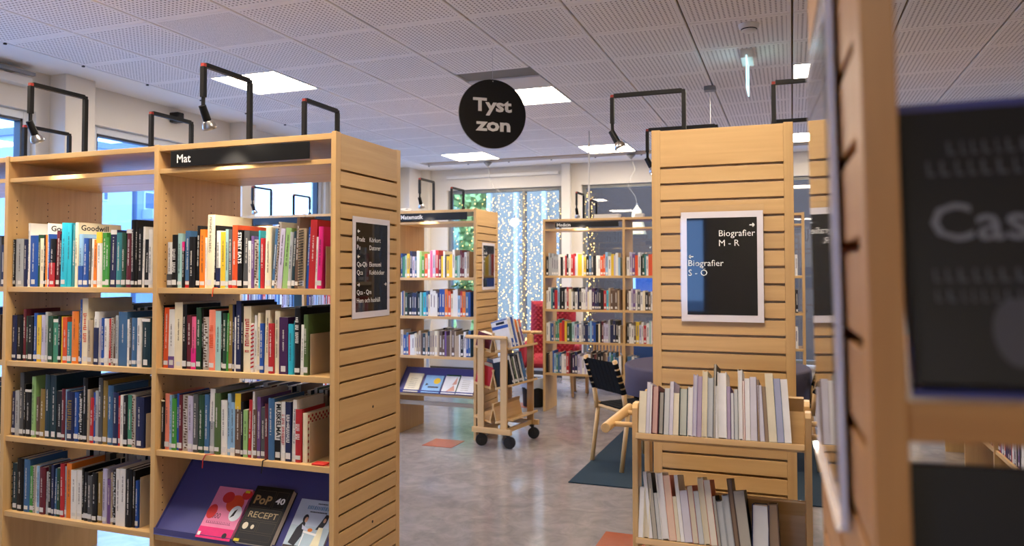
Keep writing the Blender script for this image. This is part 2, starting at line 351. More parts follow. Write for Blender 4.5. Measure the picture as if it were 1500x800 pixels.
def bookcase(label, loc, rz, posts, D, shelves, ends='', W=(WX, WY, WZ), t_=.024, double=True, group=None, rot=None, M=None, sd=.262, holes=True):
    """posts = x centres; shelves = per bay list of shelf top heights; ends: L/R get a slatted face"""
    t = thing('bookcase', label, 'bookcase', loc, rz, group, rot=rot, M=M); wx, wy, wz = W; n = len(posts)
    for i, x in enumerate(posts):
        a, b_ = x-t_/2, x+t_/2
        if i == 0 and 'L' in ends: b_ = x+t_/2; B(a+.0195, .002, 0, b_, D-.002, HB-.002).build('side_panel', wz, t, bevel=.001); slat_end(t, a, -1, D, W)
        elif i == n-1 and 'R' in ends: B(a, .002, 0, b_-.0195, D-.002, HB-.002).build('side_panel', wz, t, bevel=.001); slat_end(t, b_, 1, D, W)
        else: B(a, 0, 0, b_, D, HB+.002).build('side_panel', wz, t, bevel=.0015)
        if holes:
            mb = MB()
            for sx in ([] if i == 0 else [-1])+([] if i == n-1 else [1]):
                xx = x+sx*(t_/2+.0006)-(sx*.0 if 1 else 0)
                for y in (.045, .205, D-.205, D-.045):
                    for kz in range(9, 57):
                        z = .032*kz; vs = [(xx, y+.0032*math.cos(q*1.0472), z+.0032*math.sin(q*1.0472)) for q in range(6)]
                        mb.add(vs, [tuple(range(6))])
            mb.build('pin_holes', HOLE, t, kind='stuff')
    for i in range(n-1):
        a, b_ = posts[i]+t_/2, posts[i+1]-t_/2
        B(a, .004, HB-.026, b_, D-.004, HB-.002).build('top_board', wx, t, bevel=.0015)
        sides = [(.006, sd)]+([(D-sd, D-.006)] if double else [])
        for y0, y1 in sides:
            B(a, y0, 1.876, b_, y1, 1.896).build('shelf', wx, t, bevel=.0015)
        for z in shelves[i]:
            for y0, y1 in sides: B(a, y0, z-.024, b_, y1, z).build('shelf', wx, t, bevel=.0015)
    return t
GA = 'tall birch library bookcases'
AX, AY, AD = -1.693, 2.563, .527
A = bookcase('long double-sided birch bookcase at left carrying the black Mat sign', (AX, AY, 0), 0, [-2.73, -1.815, -.899, 0], AD,
    [[1.38,1.03,.677,.327], [1.38,1.03,.677,.327], [1.38,1.033,.683,.325]], 'R')
BX, BY, BD = -2.585, 6.09, .525
Bc = bookcase('double-sided birch bookcase with the black Matematik sign behind the book trolley', (BX, BY, 0), 0, [-3.30, -2.53, -1.765, -.765, 0], BD,
    [[1.40,1.057,.705,.375]]*4, 'R', holes=False)
B(-.75, .03, .265, -.013, .05, .30).build('rail', mat('grey metal rail', (150,140,128), .4), Bc)
CX, CY, CD = -2.445, 7.575, .42
Cc = bookcase('birch bookcase with the black Medicin sign at the far side of the room', (CX, CY, 0), 0, [.012, .855, 1.70, 2.545], CD,
    [[1.41,1.062,.73,.402]]*3, '', holes=False, double=False, sd=.30)
EM = Matrix.Translation((.009, 3.0, 0)) @ Matrix.Rotation(math.pi/2, 4, 'Z')
Ec = bookcase('birch bookcase end-on at right holding the Biografier poster', (0,0,0), 0, [.012, .91, 1.81], .525,
    [[1.38,1.03,.68,.33]]*2, 'L', M=EM)
DM = Matrix.Translation((.0625, .50, 0)) @ Matrix.Rotation(R(1.6), 4, 'Z') @ Matrix.Rotation(-R(.9), 4, 'Y')
Dc = bookcase('blurred birch bookcase cut off by the right edge, nearest to the camera', (0,0,0), 0, [.012, .90], .525,
    [[1.368,1.048,.665,.33]], 'L', M=DM, W=(DX, DY, DZ), t_=.0195)
LM = Matrix.Translation((1.14, 7.0, 0)) @ Matrix.Rotation(-math.pi/2, 4, 'Z')
Lc = bookcase('distant birch bookcase at far right seen below the nearest display shelf', (0,0,0), 0, [0, .75, 1.6, 2.5], .5,
    [[1.38,1.03,.68,.36]]*3, '', M=LM, holes=False)

# header signs
def header(label, x, y, z, w_, h, key, size, tx, tz, group='black header signs on the bookcases'):
    t = thing('header_sign', label, 'sign', (x, y, z), 0, group)
    B(0, 0, 0, w_, .004, h).build('sign_board', SIGNK, t, bevel=.0008)
    mb = B(.03, .004, h*.3, .05, .02, h*.6); mb.box(w_-.05, .004, h*.3, w_-.03, .02, h*.6).build('bracket', BLK, t)
    if key: text(key, size, LET, t, Matrix.Translation((tx, -.0006, tz)) @ FRONT)
    return t
header('long black header sign reading Mat on the left bookcase', -2.508, 2.558, 1.900, .706, .069, 'Mat', .05, .035, .017)
header('black header sign reading Matematik on the bookcase behind the trolley', -3.33, 6.085, 1.907, .675, .066, 'Matematik', .052, .025, .016)
header('black header sign reading Medicin on the far bookcase', -2.307, 7.57, 1.907, .668, .056, 'Medicin', .048, .02, .012)
header('blue header sign without visible text, seen through the top of the Mat bookcase', -4.93, 6.085, 1.907, .60, .066, None, 0, 0, 0).children[0].data.materials[0] = mat('blue sign board', (40, 56, 108), .4)
header('black header sign partly hidden behind the books under the Mat sign', -4.22, 6.085, 1.907, .45, .066, None, 0, 0, 0)

# posters in acrylic holders on the slatted ends (local: x to the right, z up, facing -y)
def arrow(mb, x, z, s, d):
    t = .0022
    mb.box(x-s, -.0016, z-t, x+s, -.001, z+t)
    for q in (1, -1):
        M = Matrix.Translation((x+d*s, -.0013, z)) @ Matrix.Rotation(q*d*R(45), 4, 'Y')
        mb.box(-t if d > 0 else -t, -.0003, -t, 0, .0003, t, M=M) if False else None
        a = Vector((x+d*s, z)); b_ = a+Vector((-d*s*.75, q*s*.75)); n = (b_-a).normalized().orthogonal()*t
        mb.add([(a.x+n.x,-.0016,a.y+n.y),(a.x-n.x,-.0016,a.y-n.y),(b_.x-n.x,-.0016,b_.y-n.y),(b_.x+n.x,-.0016,b_.y+n.y)], [(0,1,2,3)])
def poster(label, M, lines, arrows, group='A3 direction posters on the bookcase ends'):
    t = thing('direction_poster', label, 'poster', M=M, group=group)
    B(0, 0, 0, .302, .003, .42).build('poster_border', PBORD, t)
    B(.022, -.0008, .026, .28, 0, .396).build('poster_print', POST, t)
    am = MB(); am.box(-.004, .003, -.004, .306, .005, .445); am.box(-.004, -.004, -.004, .306, .003, -.001)
    am.build('acrylic_holder', mat('clear acrylic', (226, 222, 226), .08, spec=.8, coat=1.0), t, bevel=.0006) if M is PD else B(-.004,.003,-.004,.306,.0045,.445).build('acrylic_holder', ACR, t)
    for key, size, x, z in lines: text(key, size, LET, t, Matrix.Translation((x, -.0012, z)) @ FRONT)
    if arrows:
        mb = MB()
        for x, z, d in arrows: arrow(mb, x, z, .0085, d)
        mb.build('arrow', LET, t)
    return t
def acr():
    m = bpy.data.materials.new('thin clear acrylic'); m.use_nodes = True; nt = m.node_tree; nt.nodes.remove(nt.nodes['Principled BSDF'])
    t = nt.nodes.new('ShaderNodeBsdfTransparent'); g = nt.nodes.new('ShaderNodeBsdfGlossy'); g.inputs['Roughness'].default_value = .05; f = schlick(nt, .045)
    mx = nt.nodes.new('ShaderNodeMixShader'); nt.links.new(f, mx.inputs[0]); nt.links.new(t.outputs[0], mx.inputs[1]); nt.links.new(g.outputs[0], mx.inputs[2]); nt.links.new(mx.outputs[0], nt.nodes['Material Output'].inputs[0]); return m
ACR = acr()
PD = DM @ Matrix.Translation((-.006, .44, 1.252)) @ Matrix.Rotation(-math.pi/2, 4, 'Z')
poster('black direction poster reading Biografier M - R and S - Ö', Matrix.Translation((-.402, 2.989, 1.256)),
    [('Biografier',.034,.142,.325),('M - R',.034,.142,.288),('Biografier',.034,.027,.212),('S - Ö',.034,.027,.175)], [(.262,.366,1),(.038,.248,-1)])
PA = Matrix.Translation((AX+.016, 2.683, 1.256)) @ Matrix.Rotation(math.pi/2, 4, 'Z')
poster('black direction poster with many lines on the end of the Mat bookcase', PA,
    [('Pradz',.028,.03,.318),('Pu',.028,.03,.284),('Körkort',.028,.128,.318),('Datorer',.028,.128,.284),('Qa-Qb',.028,.03,.214),('Qca',.028,.03,.180),('Ekonomi',.028,.128,.214),
     ('Kokböcker',.028,.128,.180),('Qca - Qm',.028,.03,.098),('Hem och hushåll',.028,.03,.064)], [(.042,.360,-1),(.042,.255,-1),(.042,.138,1),(.262,.138,1)])
poster('glossy black direction poster on the end of the Matematik bookcase', Matrix.Translation((BX+.016, 6.225, 1.29)) @ Matrix.Rotation(math.pi/2, 4, 'Z'),
    [('Qa-Qb',.028,.03,.318),('Qca',.028,.03,.284)], [(.042,.360,-1),(.042,.255,-1)])
poster('direction poster seen nearly edge-on, mirror-like, on the nearest bookcase', PD, [], [])

# round hanging sign
yaw = R(37); t = thing('hanging_sign', 'round black hanging sign reading Tyst zon', 'sign', (-1.843, 4.644, 2.49), yaw)
MB().cyl((0, .005, 0), (0, -.005, 0), .228, n=72).build('sign_disc', SIGNK, t)
MB().cyl((0, .0045, 0), (0, .0055, 0), .231, n=72).build('rim', mat('pale disc edge', (190,188,186), .5), t)
text('Tyst', .118, LET, t, Matrix.Translation((-.135, -.0062, .018)) @ FRONT, fit=.265)
text('zon', .118, LET, t, Matrix.Translation((-.118, -.0062, -.112)) @ FRONT, fit=.238)
MB().cyl((0, 0, .21), (0, 0, .45), .0012, n=6).cyl((0,-.002,.216),(0,-.0065,.216),.004,n=8).build('wire', STEEL, t)

# ------------------------------------------------------------------ arm spotlights on the bookcases
def spot(label, x, y, dx, dy, ztop, tilt=(0, 0), on=True, drop=.13, ln=.275):
    t = thing('arm_spotlight', label, 'spotlight', (x, y, HB), 0, 'black arm spotlights on top of the bookcases')
    h = ztop-HB; r = .0095; ex, ey = dx*ln, dy*ln
    M = Matrix.Identity(4)
    B(-r, -r, 0, r, r, h-.008).box(-.02,-.02,0,.02,.02,.006).build('upright_tube', BLK, t, bevel=.001)
    a = MB(); ux, uy = (abs(dx) > 0), (abs(dy) > 0)
    x0, x1 = sorted((0, ex)); y0, y1 = sorted((0, ey))
    a.box(x0+(.008 if ux else -r), y0+(.008 if uy else -r), h-r, x1-(.008 if ux else -r), y1-(.008 if uy else -r), h+r)
    a.build('arm_tube', BLK, t, bevel=.001)
    B(ex-r, ey-r, h-.13, ex+r, ey+r, h-.008).build('drop_tube', BLK, t, bevel=.001)
    for qx, qy in ((0,0),(ex,ey)): B(qx-r*.8, qy-r*.8, h-.009, qx+r*.8, qy+r*.8, h+r*.5).build('corner_cap', RED if (qx, qy) == ((ex, ey) if dy < 0 or dx < 0 else (0, 0)) else BLK, t)
    MB().cyl((ex, ey, h-.125), (ex, ey, h-.175), .0075).build('joint', BLK, t)
    hm = Matrix.Translation((ex, ey, h-.175)) @ Matrix.Rotation(R(28)*(1 if dx == 0 else 0)*(1 if dy < 0 else -1), 4, 'X') @ Matrix.Rotation(R(28)*(1 if dx > 0 else -1 if dx < 0 else 0), 4, 'Y')
    hd = MB().cyl((0,0,.012), (0,0,-.055), .0145, .016, n=14).build('lamp_socket', BLK, t, M=hm)
    MB().lathe([(.016,-.05),(.024,-.06),(.028,-.074),(.028,-.084),(.023,-.084),(.017,-.07)], n=18).build('lamp_head', STEEL, hd, smooth=True)
    MB().cyl((0,0,-.08),(0,0,-.083),.0225,n=16).build('lens', emis('spot lens', (255,240,215), 14, False) if on else WHT, hd)
    if on:
        ld = bpy.data.lights.new('spot_beam', 'SPOT'); ld.energy = SPOT_WATT; ld.spot_size = R(75); ld.spot_blend = .8; ld.shadow_soft_size = .02; ld.color = (1, .86, .68)
        lo = bpy.data.objects.new('spot_beam', ld); C.objects.link(lo); lo.parent = hd; lo.location = (0, 0, -.09)
    return t
for lab, x, y, dx, dy, z in (
    ('arm spotlight leaning toward the camera above the unsigned left bay', -3.13, 2.663, 0, -1, 2.275),
    ('arm spotlight leaning toward the camera above the Mat sign', -2.18, 2.663, 0, -1, 2.270),
    ('small black arm spotlight facing away, above the right end of the Mat bookcase', -2.135, 2.99, 0, 1, 2.255),
    ('black arm spotlight facing away, just left of the Mat sign', -3.06, 2.99, 0, 1, 2.262),
    ('black arm spotlight facing away at the far left of the Mat bookcase', -3.96, 2.99, 0, 1, 2.255),
    ('arm spotlight on the Matematik bookcase with its lamp in front of the white pilaster', -3.03, 6.19, 0, -1, 2.26),
    ('arm spotlight on the Matematik bookcase in front of the green lit window', -3.0, 6.51, 0, 1, 2.243),
    ('left one of the two arm spotlights seen through the top bay of the Mat bookcase', -4.80, 6.19, 0, -1, 2.26),
    ('right one of the two arm spotlights seen through the top bay of the Mat bookcase', -4.77, 6.51, 0, 1, 2.24),
    ('left arm spotlight above the Medicin sign', -2.03, 7.68, 0, -1, 2.25),
    ('arm spotlight above the Medicin sign, the one standing before the dark window', -2.02, 7.92, 0, 1, 2.22),
    ('lit arm spotlight pointing left from the top of the Biografier bookcase', -.452, 3.49, -1, 0, 2.27),
    ('arm spotlight pointing left, low behind the top of the Biografier bookcase', -.39, 4.4, -1, 0, 2.27),
    ('arm spotlight pointing right from the top of the Biografier bookcase', -.067, 3.49, 1, 0, 2.27),
    ('rear arm spotlight pointing right, just visible over the Biografier bookcase', -.09, 4.4, 1, 0, 2.27)):
    spot(lab, x, y, dx, dy, z, ln=.275 if dx == 0 else .33 if y < 4 else .39)

# ------------------------------------------------------------------ books
PAL = {'k':(15,14,17,'black'),'w':(226,224,220,'white'),'g':(168,172,176,'light grey'),'G':(78,80,84,'dark grey'),'b':(36,78,158,'blue'),'n':(30,38,78,'navy'),'l':(142,182,216,'light blue'),
 't':(58,132,142,'teal'),'T':(66,136,112,'sea green'),'c':(44,176,204,'cyan'),'r':(178,38,44,'red'),'m':(98,30,42,'maroon'),'o':(226,124,36,'orange'),'O':(216,82,38,'orange red'),'y':(222,188,52,'yellow'),
 'e':(64,142,58,'green'),'E':(34,70,50,'dark green'),'D':(24,52,62,'dark teal'),'i':(144,184,116,'pale green'),'p':(226,96,140,'pink'),'M':(222,38,128,'magenta'),'v':(108,78,136,'purple'),'V':(62,30,76,'dark purple'),
 'B':(98,76,62,'brown'),'C':(228,216,186,'cream'),'s':(178,158,132,'beige'),'L':(186,180,206,'lilac'),'u':(62,102,144,'steel blue'),'z':(136,112,54,'olive'),'j':(158,198,196,'mint'),'q':(232,134,108,'salmon'),'F':(78,100,56,'moss green'),
 '#':(176,168,160,'mottled grey'),'%':(170,150,122,'spiral-bound beige'),'$':(228,222,218,'red-and-white striped')}
def rgb(c): return lin(PAL[c][:3])
def book_mesh(w, d, h, hard):
    mb = MB(); c = .0026 if hard else .0008; bl = min(.0035, w*.12)
    if hard: pr = [(0,d),(0,0),(.18*w,-bl),(.5*w,-bl*1.35),(.82*w,-bl),(w,0),(w,d),(w-c,d),(w-c,c),(c,c),(c,d)]
    else: pr = [(0,d),(0,0),(.04*w,-.0006),(.96*w,-.0006),(w,0),(w,d),(w-c,d),(w-c,c),(c,c),(c,d)]
    n = len(pr); vs = [(x,y,0) for x,y in pr]+[(x,y,h) for x,y in pr]
    mb.add(vs, [tuple(range(n))[::-1], tuple(range(n,2*n))]+[(i,(i+1)%n,n+(i+1)%n,n+i) for i in range(n)])
    e = .003 if hard else .0006
    pg = B(c, c, e, w-c, d-(.004 if hard else .0008), h-e)
    return mb.mesh('book', COVER), pg.mesh('page_block', PAGES), (-bl*1.35 if hard else -.0006)
rb = random.Random(11)
def titles(w, h, yf, rnd, big=False):
    mb = MB(); y = yf-.0007; tw = min(w*.34, .0068) if not big else w*.58; z = h*rnd.uniform(.72,.9); zend = h*rnd.uniform(.22,.45); cx = w/2
    while z > zend:
        s = tw*rnd.uniform(.35,.75)
        k = rnd.random()
        if k < .14: z -= tw*.6; continue
        a, b_ = cx-tw/2*(1 if k > .5 else .75), cx+tw/2*(1 if k > .3 else .7)
        mb.quad((a,y,z-s),(b_,y,z-s),(b_,y,z-s*.68),(a,y,z-s*.68)); mb.quad((a,y,z-s*.3),(b_,y,z-s*.3),(b_,y,z),(a,y,z))
        if k > .4: mb.quad((a,y,z-s*.68),(a+tw*.22,y,z-s*.68),(a+tw*.22,y,z-s*.3),(a,y,z-s*.3))
        z -= s+tw*.16
    return mb
def band(w, h, yf, fr, rgbc, t, name='colour_band'):
    z0, z1 = (0, fr*h) if fr > 0 else (h*(1+fr), h)
    return B(.0003, yf-.0003, z0, w-.0003, yf+.004, z1).build(name, COVER, t, color=rgbc)
def make_book(label, group, M, w, d, h, col, hard=True, tcol=None, sticker=True, tit=True, bnd=None, rnd=rb, big=False, pc=None):
    cm, pm_, yf = book_mesh(w, d, h, hard)
    t = obj('book', cm, M=M, label=label, cat='book', group=group, color=rgb(col))
    obj('page_block', pm_, t, color=lin(pc or rnd.choice(((222,214,198),(232,228,220),(208,198,178),(226,218,204)))))
    if sticker and w > .006 and rnd.random() < .85: B(max(.001,w/2-.011), yf-.0005, .010+rnd.random()*.004, min(w-.001,w/2+.011), yf+.002, .027+rnd.random()*.008).build('spine_label', STICK, t)
    if bnd: band(w, h, yf, bnd[1], rgb(bnd[0]), t)
    if tit and w > .007:
        dark = sum(PAL[col][:3]) < 380
        tc_ = rgb(tcol) if tcol else (lin((225,222,215)) if dark else lin((60,54,60)))
        titles(w, h, yf-(.0004 if bnd else 0), rnd, big).build('spine_title', COVER, t, color=tc_, kind='stuff')
    return t
ROWS = {
  'L1':"-3505,-3477,225k -3477,-3425,228g -3425,-3398,224n -3399,-3385,301w -3385,-3333,242b -3333,-3320,245E -3320,-3293,228C -3293,-3282,244k -3282,-3272,244o -3272,-3266,298w -3265,-3254,247b -3254,-3219,224k+r0.5 -3219,-3195,259m -3195,-3182,245k -3183,-3144,297c -3144,-3119,295c -3119,-3093,288t -3093,-3072,297C -3071,-3042,243l+b0.4 -3042,-3012,224b -3012,-3000,220G -3000,-2983,220w -2983,-2963,217o -2963,-2930,250w+y-0.2 -2930,-2905,247e -2905,-2885,225e -2885,-2849,258n+w-0.08 -2849,-2814,245t -2814,-2788,244E -2788,-2757,259m+w-0.07 -2757,-2737,300k -2737,-2722,301k -2721,-2698,264k -2698,-2686,269w -2685,-2658,212k -2659,-2637,256w",
  'L2':"-3493,-3461,214n -3461,-3420,214k -3421,-3403,244m -3402,-3389,212E -3389,-3353,212k -3353,-3327,226b -3327,-3300,217y -3300,-3272,217L -3272,-3257,233g -3256,-3226,215E -3226,-3195,200T+w-0.07 -3196,-3176,213k -3176,-3168,213y -3168,-3140,210O -3140,-3110,189t -3110,-3068,239o -3068,-3055,240B -3056,-3046,293b -3046,-3010,299C*O -3009,-2976,201s -2976,-2966,214C -2966,-2939,239w+n0.7 -2939,-2927,205L -2927,-2908,212b -2908,-2882,209w -2882,-2870,209r -2870,-2856,213# -2856,-2842,216B -2842,-2826,225g -2826,-2776,241u -2776,-2764,208w -2764,-2750,215G -2750,-2717,215u -2717,-2691,216w -2691,-2645,213D+w-0.06",
  'L3':"-3504,-3491,207y -3491,-3461,205n -3461,-3434,212g -3435,-3408,297G -3407,-3394,244k -3394,-3354,220k+w-0.05 -3354,-3328,282i -3327,-3305,188B -3305,-3272,227z -3273,-3234,295D -3234,-3199,294D -3198,-3162,223k -3162,-3141,234m -3141,-3132,232l -3132,-3086,224n*z -3085,-3060,223b -3060,-3035,221k*w -3036,-3007,290k -3006,-2990,239s -2989,-2967,203r -2967,-2955,229b -2955,-2936,236g -2937,-2914,295G -2914,-2886,284z -2886,-2853,264u -2853,-2819,235n -2819,-2807,221r -2807,-2791,225w -2791,-2765,223k -2765,-2742,228T -2742,-2720,229# -2720,-2673,222n",
  'L4':"-3473,-3443,219D -3443,-3399,244k -3399,-3359,244u -3358,-3336,215e -3336,-3323,217# -3323,-3314,218w -3314,-3297,219l -3296,-3259,215m -3259,-3240,196g -3240,-3218,225k -3218,-3201,233n -3201,-3184,216u -3184,-3165,221E -3165,-3139,241r -3139,-3124,231g -3125,-3095,248o -3095,-3061,220w -3061,-3032,223w -3032,-3020,234k -3019,-2993,217k -2992,-2966,204G -2966,-2937,219k -2937,-2907,225z -2907,-2881,242L -2880,-2860,199v -2860,-2848,228s -2848,-2827,238k -2827,-2801,249w -2801,-2771,252w -2771,-2734,252k -2734,-2718,248k -2718,-2702,205b",
  'R1':"-2553,-2524,198w+G0.3 -2524,-2496,230k*w -2496,-2472,235j -2472,-2457,199k+M-0.2 -2457,-2431,246u+r0.12 -2431,-2398,219k -2398,-2378,266k -2378,-2348,250o -2348,-2339,215w -2340,-2300,311C*G -2300,-2289,266k -2289,-2267,243w+n0.35 -2267,-2242,237y -2242,-2223,248j -2223,-2203,247G+r0.1 -2203,-2175,264O -2175,-2151,243k*w -2151,-2123,240G -2123,-2107,197w -2107,-2093,217v -2093,-2069,202# -2069,-2061,239c -2061,-2040,207r -2040,-2034,218w -2034,-2007,252C -2007,-1993,246u/4 -1993,-1978,273#/4 -1978,-1955,245L/4 -1955,-1928,247i/4 -1928,-1910,230g/3 -1910,-1893,233D/3 -1893,-1877,290B/2 -1877,-1841,243%/1 -1841,-1828,248b/3 -1828,-1796,277r/2 -1795,-1786,208w/2 -1786,-1763,249M/2",
  'R2':"-2610,-2586,271w -2586,-2570,271k -2570,-2542,260O -2542,-2508,254w+v0.2 -2508,-2463,284C -2463,-2439,276k -2439,-2415,230m -2415,-2389,224p+M0.4 -2389,-2364,263E -2364,-2353,257k -2353,-2320,223#*w -2320,-2286,255q*O -2286,-2258,250j -2258,-2249,250k -2249,-2229,242E -2229,-2219,242e -2219,-2199,279z -2199,-2189,277n -2189,-2180,226w -2180,-2154,294n -2154,-2143,283k -2143,-2105,272C*r -2105,-2088,202$ -2088,-2076,236w -2076,-2062,245C -2062,-2040,203b -2040,-2017,257C -2016,-1988,204r -1988,-1963,255C -1963,-1921,230V -1921,-1893,203c -1893,-1887,217t -1887,-1861,267k*w -1861,-1846,202w -1846,-1825,243F",
  'R3':"-2581,-2555,211k+C-0.03 -2555,-2529,239q -2529,-2517,234l -2517,-2491,220e -2491,-2478,242b -2478,-2460,237m -2460,-2428,238#*w -2428,-2399,237L -2399,-2372,247G -2372,-2341,243E -2341,-2316,247u -2316,-2289,272g+w-0.5 -2289,-2257,256F -2256,-2223,227w -2223,-2206,256l -2205,-2183,221l+w0.15 -2183,-2153,259B+y-0.25 -2153,-2139,226k -2139,-2117,194i -2117,-2100,237r -2100,-2090,271w -2089,-2070,199B -2071,-2054,251v -2053,-2033,210G -2033,-2013,225m -2013,-1983,249u -1983,-1953,234w*k+k0.35 -1953,-1930,238w*r -1930,-1903,239n*w -1903,-1884,249w -1884,-1854,212r*w",
  'T1':"-453,-430,119C -430,-419,147L -419,-413,141w -413,-392,137m -392,-375,120k -375,-359,131g -359,-347,152L -347,-330,118C -330,-304,134D -304,-289,139w -289,-276,176L -276,-262,171v -262,-246,188C -246,-228,170g -228,-220,209k -221,-214,145w -214,-187,186w -187,-176,145v -176,-166,127n -166,-155,138g -154,-141,196w -141,-135,163r -135,-120,171w -120,-101,176L -101,-93,169B -93,-80,153L -80,-69,150B -69,-46,188C -46,-26,174u -26,-6,173w",
  'T2':"-455,-440,139w -440,-421,137C -421,-409,184w -409,-394,181k -394,-382,125g -382,-359,184w -359,-337,178q -337,-325,120C -325,-313,182w -313,-289,139L -289,-271,154r -271,-255,141g -255,-237,181C -237,-216,175O -216,-206,132k -206,-187,120g -187,-167,138g -167,-152,185B -152,-119,152k -120,-71,121n -71,-41,125B",

}
import re
BAYN = {'L':'left bay','R':'Mat bay'}; SHN = {'1':'top','2':'second','3':'third','4':'bottom'}
used = set()
def ordinal(n):
    return ('%d%s' % (n, 'th' if 10 <= n % 100 <= 20 else {1:'st',2:'nd',3:'rd'}.get(n % 10, 'th')))
def parse(s):
    L = []
    for tk in s.split():
        m = re.match(r'(-?\d+),(-?\d+),(\d+)(.)(.*)', tk); L.append((int(m[1])/1000, int(m[2])/1000, int(m[3])/1000, m[4], m[5]))
    return L
def art(c): return ('an ' if PAL[c][3][0] in 'aeiou' else 'a ')+PAL[c][3]
def labels(L, where, edgeL='the side panel', edgeR='the bookend'):
    out = []; hs = sorted(b[2] for b in L); n = len(L)
    for i, b in enumerate(L):
        sz = 'tall ' if b[2] >= hs[int(n*.85)] else 'short ' if b[2] <= hs[int(n*.15)] else 'thick ' if b[1]-b[0] > .036 else 'thin ' if b[1]-b[0] < .012 else ''
        l = PAL[L[i-1][3]][3] if i else None; r = PAL[L[i+1][3]][3] if i < n-1 else None
        if l and r: nb = 'between %s and %s' % (l, r) if l != r else 'between two %s ones' % l
        elif r: nb = 'at the left end beside %s' % r
        else: nb = 'at the right end beside %s' % l
        s = '%s%s book %s, %s' % (sz, PAL[b[3]][3], nb, where)
        if s in used: s = '%s%s book, %s from left, %s' % (sz, PAL[b[3]][3], ordinal(i+1), where)
        used.add(s); out.append(s)
    return out
for key in ('L1','L2','L3','L4','R1','R2','R3'):
    z = {'L1':1.38,'L2':1.03,'L3':.677,'L4':.327,'R1':1.38,'R2':1.033,'R3':.683}[key]; bay = BAYN[key[0]]; sh = SHN[key[1]]
    L = parse(ROWS[key]); rr = random.Random(hash(key[1])*0+ord(key[0])*7+int(key[1]))
    labs = labels(L, '%s shelf, %s' % (sh, bay)); grp = 'books on the %s shelf of the %s' % (sh, bay)
    for i, (x0, x1, h, c, fl) in enumerate(L):
        x0 = max(x0, -3.494) if key[0] == 'L' else max(x0, -2.574); w_ = x1-x0-.0008
        if w_ < .003: continue
        hard = w_ > .013 and rr.random() < .6; d = min(.245, max(.15, h*rr.uniform(.72, .86)))
        lean = 0; bn = None; tc_ = None; big = False; col = c; lab = labs[i]
        m = re.search(r'/(\d+)', fl); lean = int(m[1]) if m else (rr.choice([0,0,0,0,0,1,-.6]) if 0 < i < len(L)-1 else 0)
        m = re.search(r'\+(.)(-?[\d.]+)', fl); bn = (m[1], float(m[2])) if m else None
        m = re.search(r'\*(.)', fl)
        if m: tc_ = m[1]; big = True
        yy = 2.59+rr.random()*.006
        M = Matrix.Translation((x0, yy, z+.0003))
        if lean > 0: M = Matrix.Translation((x1, yy, z+.0003)) @ Matrix.Rotation(R(lean*1.1), 4, 'Y') @ Matrix.Translation((-w_, 0, 0))
        elif lean < 0: M = M @ Matrix.Rotation(R(lean*.4), 4, 'Y')
        t = make_book(lab, grp, M, w_, d, h, col, hard, tc_, True, True, bn, rr, big)
        yf = -min(.0035, w_*.12)*1.35 if hard else -.0006
        if key == 'L1' and i in (9, 17):
            text('Goodwill', .036, mat('dark print', (20,20,24), .5), t, Matrix.Translation((w_+.0004, .012, h-.036)) @ Matrix.Rotation(math.pi/2, 4, 'Z') @ FRONT, fit=.15)
        if c in '$#%' or (c == 'k' and rr.random() < .12):        # stripes / mottles / spiral rings
            mb = MB(); nn = int(h/.011) if c != '$' else int(h/.016); cc = {'$':'r','#':'B','%':'k','k':'g'}[c]
            for q in range(1, nn):
                zz = h*q/nn
                if c == '%': mb.cyl((w_*.08, yf-.002, zz), (w_*.7, yf-.004, zz+.004), .0017, n=6)
                elif c == '$': mb.add([(0,yf-.0008,zz),(w_,yf-.0008,zz+.006),(w_,yf-.0008,zz+.013),(0,yf-.0008,zz+.007)], [(0,1,2,3)])
                else:
                    a = rr.uniform(0, .55)*w_; mb.quad((a,yf-.0009,zz),(a+w_*.42,yf-.0009,zz),(a+w_*.4,yf-.0009,zz+.006),(a,yf-.0009,zz+.007))
            mb.build('spine_pattern' if c != '%' else 'spiral_rings', COVER, t, color=rgb(cc))
        if key == 'R3' and '+k0.35' in fl:
            [bpy.data.objects.remove(ch) for ch in list(t.children) if ch.name.startswith('spine_title')]
            text('MUSKELMAT', .03, mat('black print', (20,20,22), .5), t, Matrix.Translation((w_*.3, yf-.001, h-.006)) @ Matrix.Rotation(math.pi/2, 4, 'Y') @ FRONT, fit=.145)
        if key == 'R1' and c == 'C' and big:
            [bpy.data.objects.remove(ch) for ch in list(t.children) if ch.name.startswith('spine_title')]
            text('MONICA AHLBERG', .018, mat('grey print', (90,84,70), .5), t, Matrix.Translation((w_*.34, yf-.001, h-.01)) @ Matrix.Rotation(math.pi/2, 4, 'Y') @ FRONT, fit=.15)
        if key == 'R1' and c == 'k' and big and h > .2 and x0 > -2.3:
            [bpy.data.objects.remove(ch) for ch in list(t.children) if ch.name.startswith('spine_title')]
            text('STREET EATS', .024, LET, t, Matrix.Translation((w_*.25, yf-.001, h-.01)) @ Matrix.Rotation(math.pi/2, 4, 'Y') @ FRONT, fit=.13)
LASTX = {k: parse(ROWS[k])[-1][1] for k in ROWS}
BEIGE = mat('beige bookend plate', (186, 170, 146), .6)
